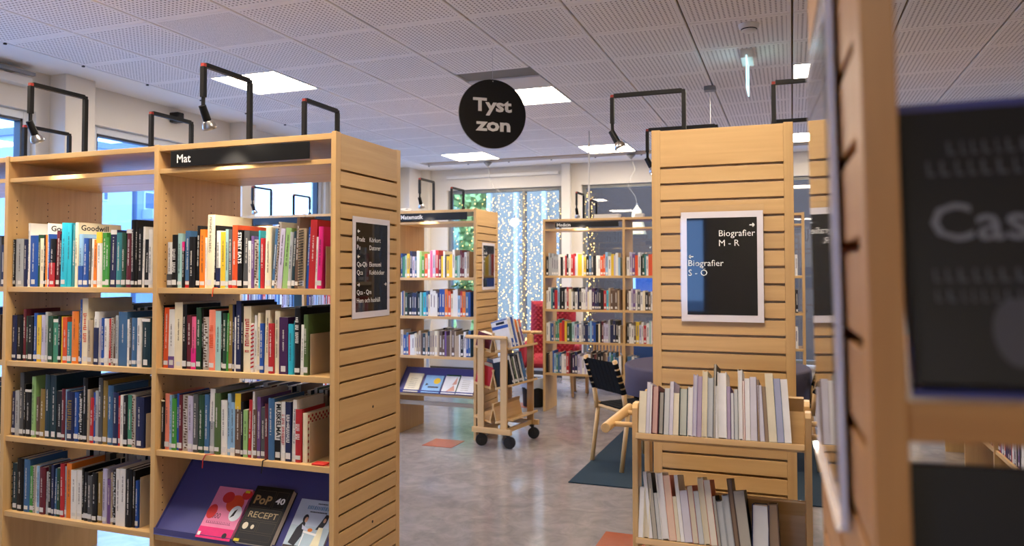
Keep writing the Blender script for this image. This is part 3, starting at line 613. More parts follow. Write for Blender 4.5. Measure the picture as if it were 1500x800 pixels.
for lab, x, z, h in (('beige plate bookend at the right end of the top shelf, Mat bay', LASTX['R1']+.012, 1.38, .17), ('beige plate bookend at the right end of the second shelf, Mat bay', LASTX['R2']+.004, 1.033, .165),
    ('beige plate bookend beside the red-checked book, third shelf, Mat bay', LASTX['R3']+.03, .683, .16), ('dark beige plate bookend at the right end of the second shelf, left bay', LASTX['L2']+.004, 1.03, .15),
    ('beige plate bookend at the right end of the third shelf, left bay', LASTX['L3']+.004, .677, .15), ('tall beige plate bookend at the right end of the bottom shelf, left bay', LASTX['L4']+.004, .327, .22)):
    t = thing('bookend', lab, 'bookend', (x, 2.60, z), 0, 'beige plate bookends')
    B(0, 0, 0, .0022, .145, h).build('plate', BEIGE, t, bevel=.0006); B(-.04, .01, 0, 0, .12, .0012).build('foot', BEIGE, t)
# checked book behind the third-shelf bookend
t = make_book('red-and-white checked book lying behind the beige bookend, third shelf, Mat bay', None, Matrix.Translation((LASTX['R3']+.002, 2.598, .6833)), .022, .21, .197, 'C', True, None, False, False)
mb = MB()
for iy in range(16):
    for iz in range(15):
        if (iy+iz) % 2 == 0: a, b_ = .003+iy*.0126, .003+iz*.0126; mb.quad((.0224,a,b_),(.0224,a+.0105,b_),(.0224,a+.0105,b_+.0105),(.0224,a,b_+.0105))
mb.build('checked_print', COVER, t, color=rgb('r'))
for lab, x, y, z, pts, c in (('orange ribbon bookmark hanging over the top shelf of the Mat bay', -2.28, 2.566, 1.38, [(0,.03,.001),(0,0,.001),(.002,-.004,-.015),(.0,-.004,-.035)], 'O'),
    ('thin yellow and red ribbon hanging over the third shelf of the Mat bay', -2.31, 2.566, .683, [(.03,.02,.001),(0,0,.002),(-.01,-.004,-.02),(-.014,-.003,-.055)], 'r'),
    ('black ribbon bookmark hanging over the third shelf of the Mat bay', -2.02, 2.566, .683, [(0,.03,.001),(0,0,.001),(0,-.004,-.02),(-.004,-.004,-.05)], 'k')):
    MB().tube(pts, .0022, n=6).build('ribbon_bookmark', COVER, loc=(x, y, z), color=rgb(c), label=lab, cat='bookmark')

# ---- far books: one object (past the 300 largest)
FB = MB(); FC = []
def far_row(M, x0, x1, seq, hb, rnd, dep=.17, gap=0, seqr=True):
    x = x0; i = 0
    while x < x1-.012:
        c = seq[i % len(seq)] if seqr else rnd.choice(seq); i += 1
        if c == ' ': x += .03; continue
        w_ = rnd.uniform(.014, .032); h = hb*rnd.uniform(.86, 1.14); d = dep*rnd.uniform(.85, 1.1)
        if x+w_ > x1: break
        n0 = len(FB.f); FB.box(x+.0006, 0, 0, x+w_-.0006, d, h, M=M)
        base = rgb(c); pg = lin((216,208,192))
        for q in range(6): FC.append(pg if q in (1, 4) else base)
        if w_ > .018 and rnd.random() < .8:
            FB.quad((x+w_*.15,-.001,.012),(x+w_*.85,-.001,.012),(x+w_*.85,-.001,.034),(x+w_*.15,-.001,.034), M=M); FC.append(lin((224,222,218)))
            FB.quad((x+w_*.36,-.001,h*.35),(x+w_*.64,-.001,h*.35),(x+w_*.64,-.001,h*.82),(x+w_*.36,-.001,h*.82), M=M); FC.append(lin((200,196,188)) if sum(PAL[c][:3]) < 380 else lin((110,100,110)))
        x += w_
T_ = Matrix.Translation; rf = random.Random(3)
bx0 = BX-.74
far_row(T_((bx0, 6.12, 1.40)), .0, .70, 'bTjynLuwieOwpLrmywGyywTjmmwssBswBB', .215, rf)
far_row(T_((bx0, 6.12, 1.057)), .0, .70, 'wbsEkknnkDjTcuCwwwnbboOCwwlroubssskB', .215, rf)
far_row(T_((bx0, 6.12, .705)), .0, .70, 'wbuOwwCssBDsDssCsBBvBBsBsswk', .205, rf)
for b_ in range(3):                                        # other bays seen through the Mat bookcase
    xa, xb = BX+[-3.28,-2.51,-1.745][b_], BX+[-2.55,-1.785,-.785][b_]
    for z in (1.40, 1.057, .705, .375): far_row(T_((xa, 6.12, z)), 0, xb-xa-.1, 'bwnLkrwbVlugmwOc', .22, rf, seqr=False)
cx0 = CX+.03
far_row(T_((cx0, 7.60, 1.41)), 0, .80, 'kgggggwkwrkwrrLwyywykuGkwwOOlwyLwllllwwnn', .215, rf)
far_row(T_((cx0, 7.60, 1.062)), 0, .80, 'wwtnrlkkkwrCwkwnkwwLCwVnnkkrcsBBBsBB', .205, rf)
far_row(T_((cx0, 7.60, .73)), 0, .80, 'wwubsTTOryEEjLbwgnnulbbkCkmLLgnnkwLvEe', .20, rf)
far_row(T_((cx0, 7.60, .402)), 0, .80, 'kBsblTuuwwrmkVnLLwLwwBkmBk', .205, rf)
cx1 = CX+.88
far_row(T_((cx1, 7.60, 1.41)), 0, .79, 'wLvOwkEtwOOjjcwwu', .215, rf); far_row(T_((cx1, 7.60, 1.062)), 0, .79, 'BwLvwGwCkBwMvpwr', .20, rf)
far_row(T_((cx1, 7.60, .73)), 0, .79, 'kwwByLwrwjwrrkw', .20, rf); far_row(T_((cx1, 7.60, .402)), 0, .1, 'uuw', .20, rf)
cx2 = CX+1.72
for z in (1.41, 1.062, .73): far_row(T_((cx2, 7.60, z)), 0, .78, 'swkBkswgwkB', .2, rf, seqr=False)
dark = 'kkGnBDEkmkGu'                                      # rear sides (spines face the other way)
Fl = lambda x, y, z: T_((x, y, z)) @ Matrix.Rotation(math.pi, 4, 'Z')
for xa, xb in ((-3.49,-2.62),(-2.57,-1.73)):
    for z in (1.03, .677, .327): far_row(Fl(xb, AY+AD-.02, z), 0, xb-xa-.15, dark, .235, rf, .19, seqr=False)
for z in (1.38,1.03,.677,.327): far_row(T_((-4.4, 2.59, z)), 0, .86, 'nkbwGBuvk', .22, rf, seqr=False)
for z in (1.057,.705): far_row(Fl(BX-.03, BY+BD-.02, z), 0, .45, dark, .2, rf, seqr=False)
for q in range(2):                                         # both sides of the Biografier case
    for z in (1.38, 1.03, .68, .33):
        ML = EM @ T_((.03+.9*q, .02, z)); far_row(ML, 0, .80, 'wkrbGCtOnE', .22, rf, seqr=False)
        MR = EM @ T_((.88+.9*q, .505, z)) @ Matrix.Rotation(math.pi, 4, 'Z'); far_row(MR, 0, .80, 'wkrbGCtOnE', .22, rf, seqr=False)
for q, (a, b_) in enumerate(((.02,.73),(.77,1.58),(1.62,2.47))):
    for z in (1.38,1.03,.68,.36): far_row(LM @ T_((a, .02, z)), 0, b_-a-.05, 'kwkgwBnOwrvwLmkV', .22, rf, seqr=False)
me = FB.mesh('far_books', FARBOOK); at = me.attributes.new('cover', 'FLOAT_COLOR', 'CORNER'); vals = []
for p, c in zip(me.polygons, FC): vals += list(c[:3]+(1,))*p.loop_total
at.data.foreach_set('color', vals)
obj('far_books', me, label='rows of many-coloured books filling the far bookcases and the rear sides', cat='books', kind='stuff')

# ------------------------------------------------------------------ display shelves with face-out books
def display(label, M, w_, dep=.2, hgt=.22, lip=.028, t_=.002, group='violet metal display shelves'):
    t = thing('display_shelf', label, 'display shelf', M=M, group=group)
    ang = math.atan2(hgt, dep)
    mb = MB(); mb.prism([(0,0),(0,.001),(0,0)], 0, 0) if False else None
    pts = [(0.0, lip), (0.0, 0.0), (dep, hgt), (dep+.02, hgt)]
    for (a, b_), (c, d) in zip(pts, pts[1:]):
        v = Vector((c-a, d-b_)).normalized().orthogonal()*t_
        mb.add([(0,a,b_),(w_,a,b_),(w_,c,d),(0,c,d),(0,a+v.x,b_+v.y),(w_,a+v.x,b_+v.y),(w_,c+v.x,d+v.y),(0,c+v.x,d+v.y)], [(0,1,2,3),(7,6,5,4),(0,4,5,1),(1,5,6,2),(2,6,7,3),(3,7,4,0)])
    mb.build('sloping_plate', PURP, t)
    for x in (0, w_-.002):
        g = MB(); g.add([(x,0,0),(x,dep,hgt),(x,dep,hgt+.018),(x,0,.018),(x+.002,0,0),(x+.002,dep,hgt),(x+.002,dep,hgt+.018),(x+.002,0,.018)], [(0,1,2,3),(7,6,5,4),(3,2,6,7),(0,4,5,1),(1,5,6,2),(0,3,7,4)])
        g.build('side_flange', PURP, t)
    return t
def face_book(label, M, w_, h, th, col, M_extra=None, group=None):
    "book lying on a slope: local x right, y up the cover, z out of the cover; built with hard covers"
    t = obj('book', None, M=M, label=label, cat='book', group=group); t.empty_display_size = .02
    B(0, 0, th-.003, w_, h, th).build('front_cover', COVER, t, color=rgb(col), bevel=.0006); B(0, 0, 0, w_, h, .002).build('back_cover', COVER, t, color=rgb(col))
    B(-.001, 0, 0, .002, h, th).build('spine', COVER, t, color=rgb(col)); B(.002, .003, .002, w_-.004, h-.003, th-.003).build('page_block', PAPER, t)
    return t
def slope(M, dep, hgt, x, off=.004, sy=1.0): # frame on a display slope: x right, y up-slope, z normal
    a = math.atan2(hgt, dep); return M @ Matrix.Translation((x, 0, 0)) @ Matrix.Rotation(a, 4, 'X') @ Matrix.Translation((0, off, .0025)) @ Matrix.Diagonal((1.03, sy, 1, 1))
MA = Matrix.Translation((-2.578, 2.560, .327)); WA = .862
display('violet sloping display shelf under the Mat bay with three face-out books', MA, WA, .235, .27)
def flat(t, name, c, polys, z): # polys of (x,y)
    for p in polys: MB_ = MB(); MB_.add([(x,y,z) for x,y in p], [tuple(range(len(p)))]); MB_.build(name, COVER, t, color=lin(c) if not isinstance(c, str) else rgb(c))
def disc(cx, cy, rx, ry, n=28): return [(cx+rx*math.cos(2*math.pi*i/n), cy+ry*math.sin(2*math.pi*i/n)) for i in range(n)]
def rect(a, b_, c, d): return [(a,b_),(c,b_),(c,d),(a,d)]
Z = Matrix.Identity(4)
DK = mat('dark print', (20,20,24), .5)
# pink book
t = face_book('pink cookbook with orange discs lying face-out on the violet display', slope(MA, .235, .27, .228, .010, 1.05), .17, .215, .014, 'p'); th = .014
flat(t, 'cover_print', (222,128,168), [rect(0,.046,.17,.215)], th+.0003); flat(t, 'cover_print', (214,34,110), [rect(0,0,.17,.046)], th+.0003)
flat(t, 'cover_disc', (214,70,34), [disc(.115,.15,.042,.036)], th+.0006); flat(t, 'cover_disc', (196,36,40), [disc(.07,.172,.028,.024), disc(.155,.19,.024,.02), disc(.022,.108,.024,.03)], th+.0009)
flat(t, 'cover_picture', (214,222,232), [disc(.138,.11,.029,.032)], th+.0012); flat(t, 'cover_picture', (30,28,34), [[(.12,.09),(.13,.12),(.142,.13),(.136,.10)], disc(.136,.018,.011,.011)], th+.0015)
flat(t, 'yellow_sticker', (214,196,40), [rect(.14,.198,.162,.208)], th+.0015); flat(t, 'spine_label', (228,228,226), [rect(.004,.008,.018,.024)], th+.0015)
text('1000', .032, DK, t, T_((.022,.082,th+.0004)), sx=.9)
mb = MB(); x = .018
while x < .14: s = rb.uniform(.004,.008); mb.add([(x,.06,th+.0006),(x+s*.35,.06,th+.0006),(x+s*.35,.071,th+.0006),(x,.071,th+.0006)], [(0,1,2,3)]); mb.add([(x,.06,th+.0006),(x+s,.06,th+.0006),(x+s,.0625,th+.0006),(x,.0625,th+.0006)], [(0,1,2,3)]); x += s+.0025
mb.build('cover_title', COVER, t, color=lin((120,60,90)), kind='stuff')
# black book
t = face_book('thick black cookbook titled PoP 40 Recept lying face-out on the violet display', slope(MA, .235, .27, .432, .008, 1.04), .178, .232, .034, 'k'); th = .034
fr = MB()
for a, b_, c, d in ((.012,.145,.105,.215),(.112,.145,.166,.215),(.012,.092,.166,.138),(.012,.045,.082,.086),(.088,.045,.166,.086),(.012,.012,.166,.038)):
    for q in ((a,b_,c,b_+.0012),(a,d-.0012,c,d),(a,b_,a+.0012,d),(c-.0012,b_,c,d)): fr.box(q[0],q[1],th,q[2],q[3],th+.0006)
fr.build('cover_frame', COVER, t, color=lin((70,62,50)))
text('POP', .05, mat('gold foil print', (176,146,98), .35, .5), t, T_((.016,.158,th+.0008)), fit=.082); text('40', .034, LET, t, T_((.118,.165,th+.0008)), fit=.044)
text('RECEPT', .034, mat('pale gold print', (158,142,112), .4, .4), t, T_((.02,.102,th+.0008)), fit=.138)
flat(t, 'cover_ornament', (206,196,176), [disc(.028,.066,.013,.014), disc(.063,.064,.008,.009)], th+.0008); flat(t, 'yellow_sticker', (206,186,50), [rect(.004,.002,.03,.013)], th+.0012)
B(-.0015,.004,.004,-.001,.228,.03).build('blue_spine_edge', COVER, t, color=lin((50,90,170)))
# white-blue book
t = face_book('pale blue book picturing a couple at a small table, rightmost on the display', slope(MA, .235, .27, .655, .010, 1.05), .178, .205, .012, 'L'); th = .012
flat(t, 'cover_print', (186,200,222), [rect(0,.1,.178,.205)], th+.0003); flat(t, 'cover_print', (168,190,208), [rect(0,0,.178,.1)], th+.0003); flat(t, 'cover_floor', (60,50,50), [rect(0,0,.178,.022)], th+.0005)
flat(t, 'cover_figure', (24,28,44), [[(.018,.03),(.03,.09),(.05,.118),(.062,.11),(.066,.06),(.05,.02)], disc(.055,.128,.012,.017), [(.115,.09),(.128,.12),(.14,.152),(.156,.15),(.154,.12),(.142,.09)]], th+.0008)
flat(t, 'cover_figure', (206,158,132), [disc(.060,.124,.007,.011), disc(.143,.128,.006,.009)], th+.0011); flat(t, 'cover_figure', (226,220,190), [[(.118,.02),(.128,.10),(.148,.10),(.158,.02)]], th+.0011)
flat(t, 'cover_figure', (196,200,226), [[(.05,.105),(.058,.10),(.085,.088),(.085,.082),(.056,.086)]], th+.0012)
flat(t, 'cover_table', (232,234,238), [[(.066,.082),(.13,.074),(.128,.066),(.066,.074)], rect(.070,.01,.074,.07)], th+.0013); flat(t, 'cover_bread', (214,120,40), [disc(.094,.086,.011,.007)], th+.0015)
mb = MB(); x = .045
while x < .165: s = rb.uniform(.004,.009); mb.add([(x,.166,th+.0008),(x+s*.5,.166,th+.0008),(x+s*.5,.180+rb.uniform(0,.004),th+.0008),(x,.180,th+.0008)], [(0,1,2,3)]); x += s
mb.build('cover_title', COVER, t, color=lin((56,112,170)), kind='stuff')
mb = MB()
for y0, a, b_ in ((.188,.085,.13),(.154,.062,.138)):
    x = a
    while x < b_: s = rb.uniform(.002,.004); mb.add([(x,y0,th+.0008),(x+s,y0,th+.0008),(x+s,y0+.005,th+.0008),(x,y0+.005,th+.0008)], [(0,1,2,3)]); x += s+.001
mb.build('cover_subtitle', COVER, t, color=lin((40,44,60)), kind='stuff')
# under Matematik
MBd = Matrix.Translation((BX-.752, 6.085, .375)); display('violet sloping display shelf under the Matematik sign with four face-out booklets', MBd, .735, .19, .2)
for i, (x, w_, h, c, lab) in enumerate(((.06,.14,.20,'C','cream booklet, leftmost on the violet display under the Matematik sign'),(.235,.17,.185,'l','pale booklet with a yellow sun on the Matematik display'),(.43,.14,.2,'w','white booklet with a dark green edge on the Matematik display'),(.575,.155,.19,'w','plain white booklet, rightmost on the Matematik display'))):
    t = face_book(lab, slope(MBd, .19, .2, x), w_, h, .01, c)
    if i == 1: flat(t, 'cover_sun', (232,190,40), [disc(.12,.125,.032,.032)], .0106); flat(t, 'cover_print', (60,60,70), [[(.02,.07),(.05,.085),(.025,.1)], rect(.05,.05,.15,.066)], .0106)
    if i == 2: flat(t, 'cover_edge', (30,70,40), [rect(.0,.185,.14,.2), rect(.13,0,.14,.2)], .0106); flat(t, 'cover_print', (206,150,130), [[(.04,.02),(.1,.09),(.12,.03)], [(.08,.09),(.11,.18),(.12,.1)]], .0107)
    if i in (0, 3): flat(t, 'cover_print', (150,140,120), [rect(.03,.04+.02*q,.10,.044+.02*q) for q in range(6)], .0106)
# nearest case
for q, (z, lab) in enumerate(((1.371,'violet display shelf on the nearest bookcase behind the blurred black book'),(1.051,'dark display shelf on the nearest bookcase, one level below the blurred black book'))):
    hg = .183 if q == 0 else .262
    MDd = DM @ T_((.025, .006, z)); display(lab, MDd, .85, .06, hg, lip=.034 if q == 0 else .022)
    s_ = slope(MDd, .06, hg, .0015)
    t = face_book('blurred black book with large pale title, face-out at the right edge' if q == 0 else 'blurred black book at the bottom right corner, face-out', s_, .15 if q == 0 else .21, .174 if q == 0 else .27, .018, 'k')
    if q == 0:
        th = .018; gm = mat('pale grey print', (120,120,126), .5)
        text('Cas', .034, gm, t, T_((.013,.086,th+.0008)))
        mb = MB()
        for y0, a, b_, hh in ((.142,.026,.15,.009),(.128,.014,.15,.010),(.06,.012,.15,.008),(.048,.012,.15,.007)):
            x = a
            while x < b_-.01:
                s = rb.uniform(.006,.012)*hh/.016; mb.add([(x,y0,th+.0007),(x+s*.3,y0,th+.0007),(x+s*.3,y0+hh,th+.0007),(x,y0+hh,th+.0007)], [(0,1,2,3)]); mb.add([(x,y0,th+.0007),(x+s*.8,y0,th+.0007),(x+s*.8,y0+hh*.2,th+.0007),(x,y0+hh*.2,th+.0007)], [(0,1,2,3)]); x += s+.002
        mb.build('cover_title', COVER, t, color=lin((84,84,90)), kind='stuff')
        flat(t, 'cover_picture', (74,72,78), [disc(.09,.135,.02,.008), disc(.1,.075,.03,.012), disc(.05,.03,.012,.02)], th+.0004)

# ------------------------------------------------------------------ book trolleys
def trolley(label, M, W_, L_, lips, top, barz, boards=(WX, WY, WZ)):
    t = thing('book_trolley', label, 'book trolley', M=M, group='birch book trolleys'); wx, wy, wz = boards; th = R(14); bt = .018
    for x0 in (.045, W_-.105):
        for y0 in (.0, L_-bt):
            e = MB().add([(0,0,.12),(.06,0,.12),(.06,0,top-.012),(.05,0,top),(.006,0,top),(0,0,top-.006)]+[(a,bt,b_) for a, b_ in ((0,.12),(.06,.12),(.06,top-.012),(.05,top),(.006,top),(0,top-.006))],
                [(0,1,2,3,4,5),(11,10,9,8,7,6)]+[(i,6+i,6+(i+1)%6,(i+1)%6) for i in range(6)])
            mb = MB(); n=6; pts=[(0,.12),(.06,.12),(.06,top-.014),(.05,top),(.006,top),(0,top-.006)]
            mb.prism(pts, 0, bt); mb.build('upright', wz, t, loc=(x0, y0, 0), bevel=.0015)
    for y0 in (-.018, L_-.012): B(0, y0, .118, W_, y0+.03, .162).build('base_rail', wx, t, bevel=.003)
    for x0 in (.06, W_-.085): B(x0, .012, .122, x0+.025, L_-.012, .156).build('side_rail', wy, t, bevel=.002)
    fr = []
    for lip in lips:
        for side in (1, 0):
            Ms = (T_((W_-.004, 0, lip)) @ Matrix.Rotation(math.pi/2, 4, 'Z') if side else T_((.004, L_, lip)) @ Matrix.Rotation(-math.pi/2, 4, 'Z')) @ Matrix.Rotation(-th, 4, 'X')
            B(.019, -.004, -.018, L_-.019, .168, 0).build('sloping_shelf', wy if 0 else wx, t, M=Ms, bevel=.002)
            B(.019, .150, 0, L_-.019, .160, .15).build('back_board', wx, t, M=Ms, bevel=.001)
            if side: fr.append(M @ Ms)
            else: fr.append(M @ Ms)
    for sy, y0 in ((-1, 0), (1, L_)):
        MB().cyl((-.02, y0+sy*.075, barz), (W_+.0, y0+sy*.075, barz), .0155, n=18).build('push_bar', wx, t, bevel=.002)
        for x in (.075, W_-.075): MB().cyl((x, y0-sy*.002, barz), (x, y0+sy*.072, barz), .0085, n=12).build('bar_peg', wy, t)
    MB().cyl((.04, .05, .055), (W_-.04 if 0 else .04, L_*.45, .075), .006, n=8).build('brake_rod', STEEL, t)
    for i, (x, y, a) in enumerate(((.05,.03,.5),(W_-.05,.03,.2),(W_-.05,L_-.03,.35),(.05,L_-.03,-.3))):
        c = MB(); Mc = T_((x, y, 0)) @ Matrix.Rotation(a, 4, 'Z')
        for s in (-.017, .013): c.prism([(-.012,.118),(.012,.118),(.030,.05),(.012,.04)], s, s+.004)
        c.box(-.018,-.02,.108,.018,.02,.119); co = c.build('caster', RUB, t, M=Mc)
        MB().cyl((.015,-.012,.0505),(.015,.012,.0505),.05,n=24).cyl((.015,-.018,.0505),(.015,.018,.0505),.012,n=12).build('wheel', RUB, co, bevel=.003)
    return t, fr
MC1 = T_((-2.52, 5.895, 0)) @ Matrix.Rotation(R(-8), 4, 'Z')
tr1, F1 = trolley('birch book trolley standing in the aisle before the Matematik bookcase', MC1, .367, .50, (.835,.53,.25), .905, .912)
MC2 = T_((-.480, 2.715, 0)) @ Matrix.Rotation(-math.pi/2, 4, 'Z')
tr2, F2 = trolley('birch book trolley in the foreground before the Biografier bookcase', MC2, .36, .528, (.948,.628,.30), 1.03, .957)
r5 = random.Random(5)
def tl(t, extra): return t
for (x, w_, h, d, c, bn, lab) in ((.03,.03,.235,.155,'w',('b',.3),'white and blue book at the near end of the middle trolley, top tier'),(.064,.026,.24,.155,'w',None,'tall white book, second on the top tier of the middle trolley'),
    (.094,.036,.245,.155,'b',None,'tall blue book on the top tier of the middle trolley'),(.134,.02,.24,.15,'w',None,'white book behind the tall blue one on the middle trolley'),
    (.158,.03,.225,.15,'o',('B',.5),'orange and brown book on the top tier of the middle trolley'),(.192,.024,.21,.15,'w',None,'white book beside the orange one on the middle trolley'),(.22,.03,.22,.15,'v',('q',-.3),'pinkish purple book, last on the top tier of the middle trolley')):
    t = make_book(lab, 'books on the middle trolley', F1[0] @ T_((x, .0, .0005)), w_, d, h, c, True, None, True, True, bn, r5)
    if x == .03:
        for nm, q, cc in (('blue_print', (.0, .165, .155, .19), 'b'), ('black_print', (.03, .20, .11, .22), 'k'), ('blue_edge', (0, .228, .155, .235), 'b')):
            MB().quad((-.0004,q[0],q[1]),(-.0004,q[2],q[1]),(-.0004,q[2],q[3]),(-.0004,q[0],q[3])).build(nm, COVER, t, color=rgb(cc))
for (x, w_, h, d, c, lab) in ((.03,.022,.2,.15,'k','black and white book at the near end of the second tier, middle trolley'),(.055,.02,.235,.15,'w','white book on the second tier of the middle trolley'),(.078,.024,.24,.15,'k','tall black book on the second tier of the middle trolley'),
    (.105,.02,.22,.15,'F','moss green book on the second tier of the middle trolley'),(.128,.018,.22,.15,'w','white book beside the moss green one, middle trolley'),(.15,.03,.24,.15,'G','dark grey book on the second tier, middle trolley'),
    (.183,.026,.23,.15,'k','black book beside the dark grey one, middle trolley'),(.213,.024,.245,.15,'w','white book near the far end of the second tier, middle trolley'),(.24,.055,.25,.15,'u','thick blue-grey book, last on the second tier, middle trolley')):
    make_book(lab, 'books on the middle trolley', F1[2] @ T_((x, .0, .0005)), w_, d, h, c, True, None, True, True, None, r5)
for fi, x, w_, h, c, lab in ((1,.36,.10,.12,'m','dark maroon book seen between the uprights at the top of the middle trolley'),(3,.35,.12,.16,'r','wide red binder seen between the uprights of the middle trolley'),(3,.30,.045,.19,'G','grey book lying behind the red binder on the middle trolley')):
    make_book(lab, 'books on the middle trolley', F1[fi] @ T_((x, .0, .0005)), w_, .145, h, c, True, None, False, False, None, r5)
for key, fi in (('T1', 0), ('T2', 2)):
    L = parse(ROWS[key]); labs = labels(L, 'pages out, %s tier of near trolley' % ('top' if fi == 0 else 'lower'))
    for i, (x0, x1, h, c, fl) in enumerate(L):
        w_ = x1-x0-.0008; lx = x0+.480; d = r5.uniform(.125, .148); hard = w_ > .012 and r5.random() < .55
        lean = 0
        if key == 'T1' and i >= 25: lean = -3.5
        elif key == 'T1' and i >= 15: lean = -1.2
        if key == 'T2': lean = -8 if 2 <= i < 19 else (0 if i < 2 or i == 19 else -3)
        h2 = h/math.cos(R(14))/math.cos(R(lean))+.006
        if lean: w2 = w_*math.cos(R(lean)); 
        else: w2 = w_
        Mb = F2[fi] @ T_((lx, 0, .0006)) @ Matrix.Rotation(R(lean), 4, 'Y') @ T_((w2, d, 0)) @ Matrix.Rotation(math.pi, 4, 'Z')
        pc = {'C':(222,212,190),'L':(208,204,216),'g':(196,198,200),'w':(230,228,230),'q':(226,196,176),'n':(212,212,216),'s':(206,188,160),'B':(150,128,108),'u':(164,168,196),'v':(176,160,184),'m':(206,170,160),'D':(190,194,184),'k':(176,170,160)}.get(c)
        make_book(labs[i], 'books standing pages-out on the near trolley', Mb, w2, d, h2, c, hard, None, False, True, None, r5, pc=pc)

# ------------------------------------------------------------------ rug, table, chairs
B(-1.46, 5.08, .0005, .42, 7.5, .008).build('rug', mat('dark teal rug', (30, 52, 66), .95, bump=.6, bscale=400, var=.2), label='dark teal rug under the table and woven chairs', cat='rug', bevel=.002)
t = thing('table', 'table under a dark grey-violet cloth beyond the woven chair', 'table', (-.60, 6.45, .008))
CLO = mat('dark violet-grey cloth', (66, 60, 80), .85, bump=.3, bscale=200)
mb = MB(); n = 64; prof = [(0,.682),(.70,.682),(.725,.678),(.735,.665),(.738,.57),(.745,.46)]
vs = []; 
for q, (r_, z) in enumerate(prof):
    for i in range(n):
        a = 2*math.pi*i/n; rr_ = r_*(1+(.02*math.sin(a*9)*max(0,(.70-z)*5) if q > 3 else 0)); vs.append((rr_*math.cos(a), rr_*math.sin(a), z))
mb.add(vs, [(k*n+i, k*n+(i+1)%n, (k+1)*n+(i+1)%n, (k+1)*n+i) for k in range(len(prof)-1) for i in range(n)])
MB().cyl((0,0,.65),(0,0,.675),.69,n=48).build('tabletop', WX, t)
for a in range(4):
    an = a*math.pi/2+.6; MB().cyl((.5*math.cos(an),.5*math.sin(an),0),(.45*math.cos(an),.45*math.sin(an),.655),.02,.024,n=12).build('leg', WZ, t)
mb.build('tablecloth', CLO, label='dark grey-violet cloth draped over the table', cat='tablecloth', loc=(-.60, 6.45, .008), smooth=True)
WEB = mat('black woven webbing', (11, 11, 12), .9, spec=.2, bump=.4, bscale=250)
def wchair(label, loc, rz, group='wooden chairs with black woven webbing'):
    t = thing('woven_chair', label, 'chair', loc, rz, group)          # local: faces +y, rear legs at y=0
    w2 = .205
    for s in (-1, 1):
        MB().tube([(s*w2,.0,0),(s*w2,.06,.43)], .017, n=12).build('leg', WZ, t, smooth=True)
        MB().tube([(s*w2,.48,0),(s*w2,.43,.44)], .017, n=12).build('leg', WZ, t, smooth=True)
        MB().tube([(s*w2,.045,.40),(s*w2,.02,.58),(s*w2,-.055,.80)], .0185, n=12).build('back_post', WZ, t, smooth=True)
        MB().tube([(s*w2,.04,.42),(s*w2,.44,.43)], .016, n=10).build('seat_rail', WY, t)
        MB().tube([(s*(w2+.035),.06,.44),(s*(w2-.02),.06,.44)], .008, n=8).build('dowel', WX, t)
    for y, z in ((.06,.415),(.43,.425)): MB().tube([(-w2,y,z),(w2,y,z)], .015, n=10).build('cross_rail', WX, t)
    def strap(name, P0, U, V, nu, nv, wu, thick=.003):
        # woven straps on plane P0 + u*U + v*V
        N = U.cross(V).normalized()
        for i in range(nu):                                       # straps running along V
            u = (i+.5)/nu; c = P0+U*u; mb = MB(); h = U.normalized()*wu; m_ = nv*2
            for j in range(m_):
                a0, a1 = j/m_, (j+1)/m_; o0 = N*(thick*(1 if (j//2+i)%2 else -1)); p, q = c+V*a0+o0, c+V*a1+o0
                mb.add([tuple(p-h),tuple(p+h),tuple(q+h),tuple(q-h),tuple(p-h+N*.002),tuple(p+h+N*.002),tuple(q+h+N*.002),tuple(q-h+N*.002)], [(0,3,2,1),(4,5,6,7),(0,1,5,4),(1,2,6,5),(2,3,7,6),(3,0,4,7)])
            mb.build(name, WEB, t)
        for j in range(nv):
            v = (j+.5)/nv; c = P0+V*v; mb = MB(); h = V.normalized()*wu; m_ = nu*2
            for i in range(m_):
                a0, a1 = i/m_, (i+1)/m_; o0 = N*(thick*(-1 if (i//2+j)%2 else 1)); p, q = c+U*a0+o0, c+U*a1+o0
                mb.add([tuple(p-h),tuple(p+h),tuple(q+h),tuple(q-h),tuple(p-h+N*.002),tuple(p+h+N*.002),tuple(q+h+N*.002),tuple(q-h+N*.002)], [(0,3,2,1),(4,5,6,7),(0,1,5,4),(1,2,6,5),(2,3,7,6),(3,0,4,7)])
            mb.build(name, WEB, t)
    strap('back_strap', Vector((-w2-.012,.026,.55)), Vector((2*w2+.024,0,0)), Vector((0,-.078,.235)), 8, 5, .0235)
    strap('seat_strap', Vector((-w2-.012,.05,.432)), Vector((2*w2+.024,0,0)), Vector((0,.38,.008)), 8, 7, .0235)
    for s in (-1, 1):                                             # loops of webbing round the posts
        for j in range(5):
            p = Vector((s*w2,.026,.55)).lerp(Vector((s*w2,-.052,.785)), (j+.5)/5); q = Vector((0,-.078,.235)).normalized()*.018
            MB().cyl(p-q, p+q, .0215, n=12).build('strap_loop', WEB, t)
    return t
wchair('wooden chair with black woven back standing between the two trolleys, back to camera', (-1.311, 5.586, .008), R(-45))
wchair('second woven chair, just a slice visible right of the Biografier bookcase', (.17, 6.15, .008), R(90))
t = thing('armchair', 'high-backed red quilted armchair behind the Medicin bookcase', 'armchair', (-2.72, 8.75, 0), R(12))
REDF = mat('red quilted fabric', (170, 44, 58), .85, bump=.2, bscale=200)
